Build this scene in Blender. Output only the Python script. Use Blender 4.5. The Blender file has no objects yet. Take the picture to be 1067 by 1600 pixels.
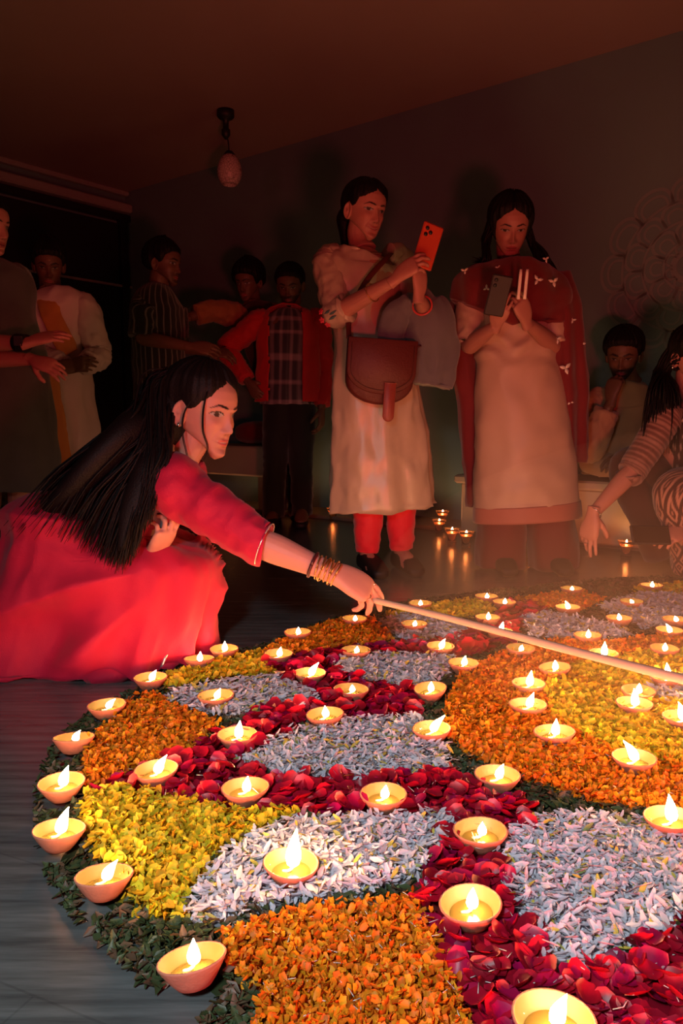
import bpy, math, random
import numpy as np
from mathutils import Vector, Matrix, noise as mnoise

# ------------------------------------------------------------------ camera
scene = bpy.context.scene
col = scene.collection
FPX, CAM_H, HORIZON = 1200.0, 0.63, 655.0
PITCH = math.atan((800 - HORIZON) / FPX)
CP, SP = math.cos(PITCH), math.sin(PITCH)
cam_d = bpy.data.cameras.new('camera')
cam_d.sensor_fit = 'VERTICAL'; cam_d.sensor_height = 36; cam_d.lens = 36 * FPX / 1600
cam_d.clip_start = 0.02
cam = bpy.data.objects.new('camera', cam_d); col.objects.link(cam)
cam.location = (0, 0, CAM_H); cam.rotation_euler = (math.pi / 2 - PITCH, 0, 0)
scene.camera = cam
scene.view_settings.view_transform = 'Standard'; scene.view_settings.look = 'None'
scene.view_settings.exposure = 0.0; scene.view_settings.gamma = 1.0
scene.view_settings.use_curve_mapping = False

# ------------------------------------------------------------------ world and lamps of the room, with a red fill
world = bpy.data.worlds.new('world'); scene.world = world; world.use_nodes = True
bg = world.node_tree.nodes['Background']
bg.inputs[0].default_value = (0.02, 0.004, 0.004, 1); bg.inputs[1].default_value = 0.2

def lamp(name, kind, loc, target, energy, color, **kw):
    d = bpy.data.lights.new(name, kind); d.energy = energy; d.color = color
    for k, v in kw.items(): setattr(d, k, v)
    o = bpy.data.objects.new(name, d); col.objects.link(o); o.location = loc
    o.rotation_euler = (Vector(target) - Vector(loc)).to_track_quat('-Z', 'Y').to_euler()
    return o
# a cool white panel lamp held beside the camera, a red uplight standing on the floor of the room, and an added red fill lightening the people on the left
lamp('cool_panel_lamp', 'SPOT', (-0.34, -0.30, 1.15), (-0.02, 0.88, 0.0), 100, (0.78, 0.94, 1.0), spot_size=math.radians(92), spot_blend=1.0, shadow_soft_size=0.09)
lamp('red_uplight', 'SPOT', (0.42, -0.30, 0.22), (0.50, 3.0, 0.62), 135, (1.0, 0.062, 0.078), spot_size=math.radians(80), spot_blend=0.8, shadow_soft_size=0.12)
lamp('red_fill_light', 'AREA', (-2.2, -0.4, 1.2), (-1.7, 4.0, 1.1), 5.0, (1.0, 0.10, 0.13), size=0.6)

# ------------------------------------------------------------------ helpers
rng = np.random.default_rng(11); random.seed(11)
def W(px, py, zc):
    a = (px - 533.5) / FPX; b = (800 - py) / FPX
    return np.array([zc * a, zc * (CP + b * SP), CAM_H + zc * (-SP + b * CP)])
def FL(px, py, z=0.0):
    b = (800 - py) / FPX
    return W(px, py, (z - CAM_H) / (-SP + b * CP))
def project(P):
    zc = P[..., 1] * CP - (P[..., 2] - CAM_H) * SP
    yc = P[..., 1] * SP + (P[..., 2] - CAM_H) * CP
    return 533.5 + FPX * P[..., 0] / zc, 800 - FPX * yc / zc, zc
def nrm(v): v = np.asarray(v, float); return v / (np.linalg.norm(v) + 1e-12)

MATS = {}
def mat(name, color=(.5, .5, .5), rough=.6, attr=None, bump=0, bscale=60, var=0, vscale=8, spec=.5, sheen=0, metal=0, trans=0, ior=1.45, emit=None, estr=0, alpha=1, sub=0, tl=0, wave=None):
    if name in MATS: return MATS[name]
    m = bpy.data.materials.new(name); m.use_nodes = True; nt = m.node_tree; N = nt.nodes; L = nt.links
    b = N['Principled BSDF']
    b.inputs['Base Color'].default_value = (*color, 1); b.inputs['Roughness'].default_value = rough
    b.inputs['Specular IOR Level'].default_value = spec; b.inputs['Metallic'].default_value = metal
    b.inputs['Sheen Weight'].default_value = sheen; b.inputs['Transmission Weight'].default_value = trans
    b.inputs['IOR'].default_value = ior; b.inputs['Alpha'].default_value = alpha
    b.inputs['Subsurface Weight'].default_value = sub
    if sub: b.inputs['Subsurface Radius'].default_value = (.008, .003, .002)
    if emit: b.inputs['Emission Color'].default_value = (*emit, 1); b.inputs['Emission Strength'].default_value = estr
    src = None
    if attr:
        a = N.new('ShaderNodeAttribute'); a.attribute_name = attr; src = a.outputs['Color']
        L.new(src, b.inputs['Base Color'])
    tc = N.new('ShaderNodeTexCoord')
    if var:
        n = N.new('ShaderNodeTexNoise'); n.inputs['Scale'].default_value = vscale; n.inputs['Detail'].default_value = 5
        L.new(tc.outputs['Object'], n.inputs['Vector'])
        mp = N.new('ShaderNodeMapRange'); mp.inputs[3].default_value = 1 - var; mp.inputs[4].default_value = 1 + var
        L.new(n.outputs['Fac'], mp.inputs[0])
        mx = N.new('ShaderNodeMix'); mx.data_type = 'RGBA'; mx.blend_type = 'MULTIPLY'; mx.inputs[0].default_value = 1
        if src: L.new(src, mx.inputs[6])
        else: mx.inputs[6].default_value = (*color, 1)
        L.new(mp.outputs[0], mx.inputs[7]); L.new(mx.outputs[2], b.inputs['Base Color'])
    if bump:
        n2 = N.new('ShaderNodeTexNoise'); n2.inputs['Scale'].default_value = bscale; n2.inputs['Detail'].default_value = 4
        L.new(tc.outputs['Object'], n2.inputs['Vector'])
        bp = N.new('ShaderNodeBump'); bp.inputs['Strength'].default_value = bump; bp.inputs['Distance'].default_value = .004
        L.new(n2.outputs['Fac'], bp.inputs['Height']); L.new(bp.outputs[0], b.inputs['Normal'])
    if tl:
        out = N['Material Output']; t = N.new('ShaderNodeBsdfTranslucent'); mixs = N.new('ShaderNodeMixShader'); mixs.inputs[0].default_value = tl
        if src: L.new(src, t.inputs[0])
        else: t.inputs[0].default_value = (*color, 1)
        L.new(b.outputs[0], mixs.inputs[1]); L.new(t.outputs[0], mixs.inputs[2]); L.new(mixs.outputs[0], out.inputs[0])
    MATS[name] = m; return m

def mesh_data(name, V, F, m=None, colors=None, smooth=True):
    me = bpy.data.meshes.new(name)
    V = np.asarray(V, np.float32)
    if isinstance(F, np.ndarray):
        k = F.shape[1]; me.vertices.add(len(V)); me.vertices.foreach_set('co', V.ravel())
        me.loops.add(F.size); me.loops.foreach_set('vertex_index', F.ravel().astype(np.int32))
        me.polygons.add(len(F)); me.polygons.foreach_set('loop_start', np.arange(0, F.size, k, dtype=np.int32))
        me.polygons.foreach_set('loop_total', np.full(len(F), k, np.int32))
        me.update(calc_edges=True)
    else:
        me.from_pydata(V.tolist(), [], [list(map(int, q)) for q in F]); me.update()
    if smooth: me.polygons.foreach_set('use_smooth', np.ones(len(me.polygons), bool))
    if colors is not None:
        a = me.color_attributes.new('Col', 'FLOAT_COLOR', 'POINT')
        c = np.ones((len(V), 4), np.float32); c[:, :3] = colors; a.data.foreach_set('color', c.ravel())
    if m: me.materials.append(m)
    return me
def link(name, me, parent=None, loc=None):
    o = bpy.data.objects.new(name, me); col.objects.link(o)
    if parent is not None:
        o.parent = parent
        o.matrix_parent_inverse = Matrix.Translation(-Vector(parent_loc(parent)))
    if loc is not None: o.location = loc
    return o
def parent_loc(o):
    v = Vector((0, 0, 0))
    while o is not None:
        v = v + o.location + o.matrix_parent_inverse.translation; o = o.parent
    return v
def obj(name, VF, m, parent=None, colors=None, smooth=True):
    return link(name, mesh_data(name, VF[0], VF[1], m, colors, smooth), parent)
def tag(o, label, cat=None, group=None, kind=None):
    if label: o['label'] = label
    if cat: o['category'] = cat
    if group: o['group'] = group
    if kind: o['kind'] = kind
    return o
def thing(name, label, cat, loc=(0, 0, 0), group=None):
    o = bpy.data.objects.new(name, None); col.objects.link(o); o.location = loc; o.empty_display_size = .05
    return tag(o, label, cat, group)
def struct(o): o['kind'] = 'structure'; return o

def join(parts):
    V = []; F = []; n = 0
    for v, f in parts:
        v = np.asarray(v); V.append(v); F += [[int(i) + n for i in q] for q in f]; n += len(v)
    return np.concatenate(V), F
def box(c, s, axes=None, bev=0.0):
    c = np.asarray(c, float); hx, hy, hz = np.asarray(s, float) / 2
    if bev <= 0:
        P = np.array([[x * hx, y * hy, z * hz] for z in (-1, 1) for y in (-1, 1) for x in (-1, 1)])
        F = [(0, 2, 3, 1), (4, 5, 7, 6), (0, 1, 5, 4), (2, 6, 7, 3), (0, 4, 6, 2), (1, 3, 7, 5)]
    else:  # chamfered box: three nested rectangles per end
        P = []; F = []
        rings = [(-hz, bev), (-hz + bev, 0), (hz - bev, 0), (hz, bev)]
        for z, q in rings:
            ax, ay = hx - q, hy - q; b2 = bev
            for x, y in ((ax - b2, ay), (ax, ay - b2), (ax, -ay + b2), (ax - b2, -ay), (-ax + b2, -ay), (-ax, -ay + b2), (-ax, ay - b2), (-ax + b2, ay)):
                P.append((x, y, z))
        P = np.array(P); k = 8
        for r in range(3):
            for i in range(k): F.append((r * k + i, (r + 1) * k + i, (r + 1) * k + (i + 1) % k, r * k + (i + 1) % k))
        F.append(tuple(range(k))); F.append(tuple(range(4 * k - 1, 3 * k - 1, -1)))
    if axes is not None: P = P @ np.asarray(axes, float)
    return P + c, F
def smoothpath(pts, m, *rads):
    """Catmull-Rom through the points, m pieces per span; radii follow along"""
    A = np.column_stack([np.asarray(pts, float)] + [np.asarray(r, float) for r in rads])
    k = len(A); E = np.vstack([2 * A[0] - A[1], A, 2 * A[-1] - A[-2]]); out = []
    for i in range(k - 1):
        p0, p1, p2, p3 = E[i:i + 4]
        for j in range(m):
            t = j / m
            out.append(.5 * (2 * p1 + (p2 - p0) * t + (2 * p0 - 5 * p1 + 4 * p2 - p3) * t * t + (3 * p1 - p0 - 3 * p2 + p3) * t ** 3))
    out.append(A[-1]); return np.array(out)
def sweep(pts, rx, ry=None, hint=(1, 0, 0), n=16, m=4, mod=None, power=2.0, cap=True, hints=None):
    """closed tube along a smooth path; rx along the hint side, ry across"""
    if ry is None: ry = rx
    S = smoothpath(pts, m, rx, ry); P = S[:, :3]; RX = np.maximum(S[:, 3], 1e-4); RY = np.maximum(S[:, 4], 1e-4)
    T = np.gradient(P, axis=0); T /= np.linalg.norm(T, axis=1)[:, None] + 1e-12
    if hints is not None: H = smoothpath(hints, m)
    else: H = np.tile(np.asarray(hint, float), (len(P), 1))
    X = H - (H * T).sum(1)[:, None] * T; X /= np.linalg.norm(X, axis=1)[:, None] + 1e-12
    Y = np.cross(T, X)
    th = np.linspace(0, 2 * np.pi, n, endpoint=False)
    c, s = np.cos(th), np.sin(th)
    if power != 2.0:
        c = np.sign(c) * np.abs(c) ** (2 / power); s = np.sign(s) * np.abs(s) ** (2 / power)
    K = len(P); u = np.linspace(0, 1, K)
    g = np.ones((K, n)) if mod is None else mod(th[None, :] + 0 * u[:, None], u[:, None] + 0 * th[None, :])
    V = P[:, None, :] + X[:, None, :] * (RX[:, None] * c[None, :] * g)[:, :, None] + Y[:, None, :] * (RY[:, None] * s[None, :] * g)[:, :, None]
    V = V.reshape(-1, 3); F = []
    for i in range(K - 1):
        for j in range(n):
            F.append((i * n + j, i * n + (j + 1) % n, (i + 1) * n + (j + 1) % n, (i + 1) * n + j))
    if cap:
        V = np.vstack([V, P[0], P[-1]]); a, b = K * n, K * n + 1
        for j in range(n):
            F.append((a, (j + 1) % n, j)); F.append((b, (K - 1) * n + j, (K - 1) * n + (j + 1) % n))
    return V, F
def lathe(prof, n=24, center=(0, 0, 0)):
    prof = np.asarray(prof, float); th = np.linspace(0, 2 * np.pi, n, endpoint=False); K = len(prof)
    V = np.stack([prof[:, 0, None] * np.cos(th), prof[:, 0, None] * np.sin(th), prof[:, 1, None] + 0 * th], -1).reshape(-1, 3) + np.asarray(center, float)
    F = [(i * n + j, i * n + (j + 1) % n, (i + 1) * n + (j + 1) % n, (i + 1) * n + j) for i in range(K - 1) for j in range(n)]
    return V, F
def normals(V, F):
    N = np.zeros_like(V)
    for q in F:
        p = V[list(q)]; nn = np.cross(p[1] - p[0], p[2] - p[0]); N[list(q)] += nn
    return N / (np.linalg.norm(N, axis=1)[:, None] + 1e-12)
def crumple(VF, amp, scale, seed=0, stretch=(1, 1, 1)):
    """cloth creases as real displacement"""
    V, F = VF; V = np.array(V, float); N = normals(V, F); st = np.asarray(stretch)
    d = np.array([mnoise.noise(Vector((v * st) * scale + seed * 7.3)) + .9 * (.5 - 2.2 * abs(mnoise.noise(Vector((v * st) * scale * 1.3 + seed * 3.1)))) for v in V])
    return V + N * (d * amp)[:, None], F

# ------------------------------------------------------------------ room
DW = nrm((0.78973, -0.61345, 0)); NW = nrm((-0.61345, -0.78973, 0))   # along the back wall to the right, and out of it
KC = np.array((-1.77, 6.55, 0.0)); CEIL = 2.47; LD, LN = 8.2, 8.6
def R(d, n, z): return KC + DW * d + NW * n + np.array((0, 0, z))
RAX = np.array([DW, NW, (0, 0, 1.0)])

def floor_mat():
    m = bpy.data.materials.new('dark_wood_floor'); m.use_nodes = True; nt = m.node_tree; N = nt.nodes; L = nt.links; b = N['Principled BSDF']
    tc = N.new('ShaderNodeTexCoord'); mp = N.new('ShaderNodeMapping'); mp.inputs['Rotation'].default_value = (0, 0, .42); mp.inputs['Scale'].default_value = (1.2, 16, 1)
    L.new(tc.outputs['Object'], mp.inputs['Vector'])
    n = N.new('ShaderNodeTexNoise'); n.inputs['Scale'].default_value = 3.2; n.inputs['Detail'].default_value = 9; n.inputs['Roughness'].default_value = .62
    L.new(mp.outputs[0], n.inputs['Vector'])
    r = N.new('ShaderNodeValToRGB'); e = r.color_ramp.elements; e[0].position = .3; e[0].color = (.042, .046, .046, 1); e[1].position = .75; e[1].color = (.145, .158, .158, 1)
    L.new(n.outputs['Fac'], r.inputs[0])
    mp2 = N.new('ShaderNodeMapping'); mp2.inputs['Rotation'].default_value = (0, 0, .42); L.new(tc.outputs['Object'], mp2.inputs['Vector'])
    br = N.new('ShaderNodeTexBrick'); br.inputs['Scale'].default_value = 1.0; br.inputs['Brick Width'].default_value = 1.25; br.inputs['Row Height'].default_value = .19
    br.inputs['Mortar Size'].default_value = .0016; br.inputs['Color1'].default_value = (1, 1, 1, 1); br.inputs['Color2'].default_value = (.9, .9, .9, 1); br.inputs['Mortar'].default_value = (.78, .78, .78, 1)
    L.new(mp2.outputs[0], br.inputs['Vector'])
    mx = N.new('ShaderNodeMix'); mx.data_type = 'RGBA'; mx.blend_type = 'MULTIPLY'; mx.inputs[0].default_value = 1
    L.new(r.outputs[0], mx.inputs[6]); L.new(br.outputs['Color'], mx.inputs[7]); L.new(mx.outputs[2], b.inputs['Base Color'])
    rr = N.new('ShaderNodeMapRange'); rr.inputs[3].default_value = .16; rr.inputs[4].default_value = .30; L.new(n.outputs['Fac'], rr.inputs[0]); L.new(rr.outputs[0], b.inputs['Roughness'])
    bp = N.new('ShaderNodeBump'); bp.inputs['Strength'].default_value = .12; bp.inputs['Distance'].default_value = .002; L.new(n.outputs['Fac'], bp.inputs['Height']); L.new(bp.outputs[0], b.inputs['Normal'])
    return m
M_wall = mat('grey_plaster', (.140, .225, .228), .85, bump=.15, bscale=90, var=.08, vscale=2)
M_ceil = mat('ceiling_paint', (.34, .24, .22), .9, var=.05, vscale=2)
M_dark = mat('black_partition', (.018, .016, .017), .25)
M_trim = mat('pale_trim', (.34, .30, .29), .6)
M_bench = mat('cream_plaster', (.52, .39, .27), .7, bump=.1, bscale=60, var=.06)
fl = obj('floor', box(R(LD / 2, LN / 2, -.05), (LD, LN, .1), RAX), floor_mat(), smooth=False); struct(fl)
struct(obj('ceiling', box(R(LD / 2, LN / 2, CEIL + .05), (LD, LN, .1), RAX), M_ceil, smooth=False))
struct(obj('wall_back', box(R(LD / 2, -.06, CEIL / 2), (LD + .24, .12, CEIL), RAX), M_wall, smooth=False))
struct(obj('wall_front', box(R(LD / 2, LN + .06, CEIL / 2), (LD + .24, .12, CEIL), RAX), M_wall, smooth=False))
struct(obj('wall_right', box(R(LD + .06, LN / 2, CEIL / 2), (.12, LN, CEIL), RAX), M_wall, smooth=False))
wl = struct(obj('wall_left', box(R(-.06, LN / 2, CEIL / 2), (.12, LN, CEIL), RAX), M_wall, smooth=False))
# black sliding partition filling the left wall, with its frame and rails, and a pale cornice above
door = thing('door_1', None, None, R(.03, 3.2, 0)); struct(door)
for i in range(5):
    obj('panel', box(R(.022, .10 + 1.22 * i + .58, 1.12), (.03, 1.14, 2.16), RAX), M_dark, door, smooth=False)
    obj('stile', box(R(.03, .06 + 1.22 * i, 1.12), (.05, .07, 2.22), RAX), M_dark, door, smooth=False)
obj('transom', box(R(.045, 3.1, 1.71), (.012, 6.2, .018), RAX), M_trim, door, smooth=False)
obj('head_rail', box(R(.035, 3.1, 2.25), (.06, 6.2, .05), RAX), M_dark, door, smooth=False)
struct(obj('trim_1', box(R(.05, LN / 2, 2.325), (.10, LN, .07), RAX, .012), M_trim, smooth=False))
struct(obj('trim_2', box(R(.03, LN / 2, CEIL - .02), (.06, LN, .04), RAX, .01), M_trim, smooth=False))

# low step along the back wall
struct(obj('trim_3', box(R(4.2, .17, .012), (7.9, .34, .024), RAX, .005), mat('step_stone', (.20, .15, .11), .35, var=.15, vscale=9), smooth=False))
# ------------------------------------------------------------------ benches, pendant, mandala
b1 = thing('bench', 'cream plastered wall bench behind the man in the red jacket', 'bench', R(1.24, .25, 0), 'plastered benches along the grey wall')
obj('seat_slab', box(R(1.22, .22, .35), (1.55, .40, .20), RAX, .012), M_bench, b1, smooth=False)
for d in (.58, 1.86): obj('support', box(R(d, .2, .137), (.12, .30, .226), RAX), M_bench, b1, smooth=False)
b2 = thing('bench', 'cream plastered wall bench that the bearded man sits on', 'bench', R(4.6, .25, 0), 'plastered benches along the grey wall')
obj('base', box(R(4.85, .21, .155), (2.95, .38, .262), RAX, .008), M_bench, b2, smooth=False)
obj('seat_slab', box(R(4.85, .225, .31), (3.0, .43, .045), RAX, .01), M_bench, b2, smooth=False)

M_black = mat('black_metal', (.012, .012, .012), .5)
pl = thing('pendant_lamp', 'unlit pendant lamp with a pale mosaic glass globe hanging from the ceiling', 'lamp', (*W(352, 150, 4.6)[:2], CEIL))
pc = np.array((*W(352, 150, 4.6)[:2], 0.0))
zt = CEIL
obj('ceiling_rose', lathe([(0, zt), (.052, zt), (.052, zt - .035), (.045, zt - .045), (.018, zt - .055), (.018, zt - .105), (.026, zt - .11), (.026, zt - .14), (.008, zt - .165), (0, zt - .165)], 20, pc), M_black, pl)
gz = W(358, 262, 4.6)[2]
obj('cord', sweep([pc + (0, 0, zt - .15), pc + (.012, 0, (zt + gz) / 2), pc + (.018, 0, gz + .09)], [.004] * 3, n=8), M_black, pl)
gc = pc + (.018, 0, 0)
obj('socket_cap', lathe([(0, gz + .112), (.02, gz + .11), (.032, gz + .095), (.036, gz + .085), (0, gz + .085)], 20, gc), M_black, pl)
def mosaic():
    m = mat('mosaic_glass', (.55, .42, .40), .25)
    nt = m.node_tree; N = nt.nodes; L = nt.links; b = N['Principled BSDF']
    tc = N.new('ShaderNodeTexCoord'); v = N.new('ShaderNodeTexVoronoi'); v.inputs['Scale'].default_value = 70; v.feature = 'DISTANCE_TO_EDGE'; L.new(tc.outputs['Object'], v.inputs[0])
    r = N.new('ShaderNodeValToRGB'); r.color_ramp.elements[0].color = (.12, .06, .05, 1); r.color_ramp.elements[1].color = (.62, .48, .45, 1); r.color_ramp.elements[1].position = .09
    L.new(v.outputs[0], r.inputs[0]); L.new(r.outputs[0], b.inputs['Base Color'])
    bp = N.new('ShaderNodeBump'); bp.inputs['Strength'].default_value = .5; bp.inputs['Distance'].default_value = .003; L.new(v.outputs[0], bp.inputs['Height']); L.new(bp.outputs[0], b.inputs['Normal'])
    return m
a = np.linspace(.25, np.pi - .55, 16)
prof = [(.074 * math.sin(t) * (1 - .08 * math.cos(t)), gz + .1 * math.cos(t)) for t in a]
prof += [(prof[-1][0] * .93, prof[-1][1] + .006), (.02, gz - .05), (0, gz - .05)]
obj('glass_globe', lathe(prof, 28, gc), mosaic(), pl)

md = thing('wall_mandala', 'faint pale mandala painted on the grey wall above the bearded man', 'wall painting', R(5.08, .004, 1.5))
M_mand = mat('faint_white_paint', (.195, .245, .246), .85)
mc = None
def wallpt(px, py):
    # point of the back wall seen at a pixel
    r0 = np.array((0, 0, CAM_H)); d = W(px, py, 1.0) - r0; t = ((KC - r0) @ NW) / (d @ NW); return r0 + d * t
mc = wallpt(1075, 415); mr = np.linalg.norm(wallpt(940, 440) - mc)
def ribbon(pts, w):
    P = np.asarray(pts); out = []
    V = []; F = []
    T = np.gradient(P, axis=0); T /= np.linalg.norm(T, axis=1)[:, None] + 1e-9
    S = np.stack([-T[:, 1], T[:, 0]], 1) * w / 2
    for a_, s_ in zip(P, S):
        for k, q in ((1, 0), (-1, 0), (1, 1), (-1, 1)):
            x, z = a_ + s_ * k; V.append(mc + DW * x + np.array((0, 0, z)) + NW * (.0025 if q else -.0005))
    for i in range(len(P) - 1):
        o = 4 * i; F += [(o + 2, o + 3, o + 7, o + 6), (o, o + 2, o + 6, o + 4), (o + 1, o + 5, o + 7, o + 3)]
    return V, F
def petal_ring(r0, r1, cnt, w, half, off=0, lobes=1):
    for i in range(cnt):
        a0 = 2 * math.pi * (i + off) / cnt; t = np.linspace(0, 1, 17); da = half * np.sin(np.pi * t) ** .7 * np.sign(.5 - t) if False else half * np.cos(np.pi * t)
        rr = r0 + (r1 - r0) * np.sin(np.pi * t) ** .6; an = a0 + da
        obj('painted_petal', ribbon(np.stack([rr * np.cos(an), rr * np.sin(an)], 1), w), M_mand, md, smooth=False)
def ring(r, w):
    t = np.linspace(0, 2 * np.pi, 65); obj('painted_ring', ribbon(np.stack([r * np.cos(t), r * np.sin(t)], 1), w), M_mand, md, smooth=False)
petal_ring(.74 * mr, 1.0 * mr, 12, .016, .262); petal_ring(.76 * mr, .92 * mr, 12, .012, .19); petal_ring(.52 * mr, .74 * mr, 12, .016, .262, .5)
petal_ring(.54 * mr, .67 * mr, 12, .010, .16, .5); petal_ring(.28 * mr, .5 * mr, 8, .016, .39); petal_ring(.3 * mr, .42 * mr, 8, .01, .22)
ring(.75 * mr, .012); ring(.51 * mr, .012); ring(.27 * mr, .012); ring(.16 * mr, .03)
petal_ring(.17 * mr, .26 * mr, 8, .010, .3, .5)

# ------------------------------------------------------------------ the flower carpet
RC = np.array((0.78, 1.60)); RR = 1.265
_bp = np.array([FL(*q)[:2] for q in [(330,1600),(240,1530),(185,1480),(135,1430),(90,1360),(72,1290),(75,1225),(100,1160),(160,1112),(230,1075),(300,1046),(365,1026),(425,1010),(470,988),(560,964),(600,951),(700,936),(830,921),(1067,905)]]) - RC
_ba = np.arctan2(_bp[:, 1], _bp[:, 0]) % (2 * np.pi); _br = np.hypot(_bp[:, 0], _bp[:, 1]); _o = np.argsort(_ba)
def rim(a):
    """radius of the carpet's edge in a direction"""
    A = np.concatenate([[0.0, .6], _ba[_o], [5.6, 2 * np.pi]]); B = np.concatenate([[1.27, 1.30], _br[_o], [1.25, 1.27]]); s = np.argsort(A)
    return np.interp(np.asarray(a) % (2 * np.pi), A[s], B[s])
G = {}
POLY = [  # (kind, outline as seen on the floor)
 ('white', [(1005,1085),(1030,1068),(1067,1062),(1110,1080),(1100,1108),(1030,1106)]),
 ('yellow', [(852,1080),(880,1052),(960,1032),(1067,1022),(1200,1030),(1230,1100),(1180,1180),(1067,1205),(970,1190),(920,1165),(862,1130)]),
 ('orange', [(698,1110),(720,1060),(790,1025),(870,1008),(960,1010),(1067,995),(1250,1010),(1290,1100),(1240,1220),(1067,1272),(970,1272),(880,1245),(790,1215),(722,1180),(700,1150)]),
 ('white', [(470,1292),(600,1287),(690,1282),(712,1287),(690,1330),(665,1362),(652,1385),(560,1405),(480,1415),(400,1430),(330,1450),(290,1450),(312,1400),(350,1342),(405,1312)]),
 ('yellow', [(128,1252),(185,1242),(280,1257),(370,1277),(462,1278),(400,1308),(345,1332),(320,1375),(293,1405),(283,1447),(240,1442),(195,1402),(175,1370),(150,1335),(128,1290)]),
 ('orange', [(352,1472),(470,1437),(560,1427),(648,1412),(665,1442),(690,1492),(715,1560),(740,1660),(430,1660),(400,1600),(412,1565),(360,1522)]),
 ('white', [(788,1322),(840,1290),(920,1285),(1067,1300),(1200,1330),(1180,1420),(1067,1450),(1000,1480),(900,1530),(858,1527),(818,1450),(783,1370)]),
 ('red', [(690,1225),(845,1272),(800,1312),(783,1362),(800,1402),(818,1460),(850,1532),(930,1522),(1000,1488),(1067,1455),(1250,1420),(1400,1660),(760,1700),(720,1600),(690,1490),(663,1430),(665,1368),(700,1310)]),
 ('white', [(368,1200),(430,1165),(490,1140),(570,1132),(650,1130),(692,1160),(706,1212),(640,1222),(560,1228),(450,1222)]),
 ('red', [(130,1252),(220,1212),(280,1192),(330,1160),(400,1120),(470,1108),(485,1130),(430,1162),(367,1198),(440,1224),(560,1230),(700,1218),(740,1228),(845,1275),(720,1302),(700,1282),(560,1287),(462,1282),(370,1277),(250,1257),(180,1242)]),
 ('orange', [(128,1235),(138,1170),(195,1112),(238,1090),(270,1112),(330,1132),(342,1145),(280,1192),(210,1212),(150,1245)]),
 ('yellow', [(235,1085),(265,1052),(330,1040),(402,1028),(428,1060),(340,1068),(280,1080)]),
 ('white', [(252,1100),(290,1082),(360,1072),(432,1064),(492,1095),(500,1110),(420,1120),(370,1126),(310,1120)]),
 ('white', [(520,1042),(580,1030),(650,1030),(708,1036),(700,1060),(650,1086),(580,1077),(545,1062)]),
 ('white', [(592,978),(640,964),(700,974),(742,990),(720,1005),(650,1010),(612,997)]),
 ('orange', [(400,1035),(450,1000),(520,978),(582,972),(612,1005),(590,1015),(500,1026)]),
 ('white', [(812,972),(850,963),(960,983),(992,1000),(900,1008),(830,1000)]),
 ('red', [(735,990),(790,950),(830,946),(862,965),(820,978),(795,1010),(740,1032)]),
 ('red', [(400,1037),(440,1028),(530,1024),(600,1012),(690,1008),(750,990),(800,1000),(745,1028),(700,1038),(640,1028),(525,1040),(545,1062),(600,1078),(652,1090),(652,1122),(600,1134),(530,1132),(490,1138),(470,1110),(502,1100),(430,1060)]),
 ('yellow', [(598,968),(660,952),(752,942),(775,962),(700,972)]),
 ('orange', [(800,942),(900,928),(945,942),(900,962),(830,952)]),
 ('white', [(935,952),(1000,932),(1090,936),(1090,985),(1000,985)]),
 ('yellow', [(985,925),(1080,915),(1090,934),(1000,932)]),
]
def inpoly(x, y, poly):
    r = np.zeros(len(x), bool); k = len(poly)
    for i in range(k):
        x0, y0 = poly[i]; x1, y1 = poly[(i + 1) % k]
        c = ((y0 > y) != (y1 > y)) & (x < (x1 - x0) * (y - y0) / (y1 - y0 + 1e-12) + x0); r ^= c
    return r
def classify(X, Y):
    """flower patch at floor points: index into POLY, or -1 for the leaf bed"""
    # slight wobble so that the borders of the patches are ragged
    wob = .010
    Xw = X + rng.normal(0, wob * .5, len(X)); Yw = Y + rng.normal(0, wob * .5, len(Y))
    def look(x, y):
        px, py, zc = project(np.stack([x, y, 0 * x + .01], -1)); r = np.full(len(x), -1); ok = (zc > .3)
        for i, (k, pg) in enumerate(POLY):
            h = ok & (r < 0) & inpoly(px, py, pg); r[h] = i
        return r, px, py
    r, px, py = look(Xw, Yw)
    out = (r < 0) & ((px > 1090) | (py > 1660))
    if out.any():
        r2, _, _ = look(2 * RC[0] - Xw[out], Yw[out]); rad = np.hypot(Xw[out] - RC[0], Yw[out] - RC[1])
        r2 = np.where((r2 < 0) & (rad > .55) & (rad < .9), 6, r2); r[out] = r2
    return r
COLS = {'orange': np.array((.80, .235, .010)), 'yellow': np.array((.88, .57, .025)), 'white': np.array((.70, .68, .76)), 'red': np.array((.36, .004, .022)), 'green': np.array((.042, .060, .022))}
def grid_template(shape):
    V = []; F = []
    if shape == 'marigold':
        for iy, (y, w, z) in enumerate(((-.5, .16, 0), (0, .40, .10), (.5, .28, .34))):
            for x in (-1, 0, 1): V.append((x * w, y, z + .16 * abs(x)))
        n = 3
    elif shape == 'white':
        for y, w, z in ((-.5, .06, 0), (-.05, .20, .04), (.5, .07, .12)):
            for x in (-1, 0, 1): V.append((x * w, y, z + .05 * abs(x)))
        n = 3
    elif shape == 'leaf':
        for y, w, z in ((-.5, .04, 0), (0, .26, .06), (.5, .03, -.05)):
            for x in (-1, 0, 1): V.append((x * w, y, z + .08 * abs(x)))
        n = 3
    else:
        for y, w in ((-.5, .20), (-.2, .42), (.15, .50), (.42, .36)):
            for x in (-1, -.33, .33, 1):
                V.append((x * w, y + .10 * (1 - x * x) * (y > .3), .55 * (x * w) ** 2 * 2 + .55 * (y - .05) ** 2))
        n = 4
    rows = len(V) // n
    F = [(i * n + j, i * n + j + 1, (i + 1) * n + j + 1, (i + 1) * n + j) for i in range(rows - 1) for j in range(n - 1)]
    return np.array(V), np.array(F)
TPL = {k: grid_template(k) for k in ('marigold', 'white', 'leaf', 'rose')}
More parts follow.
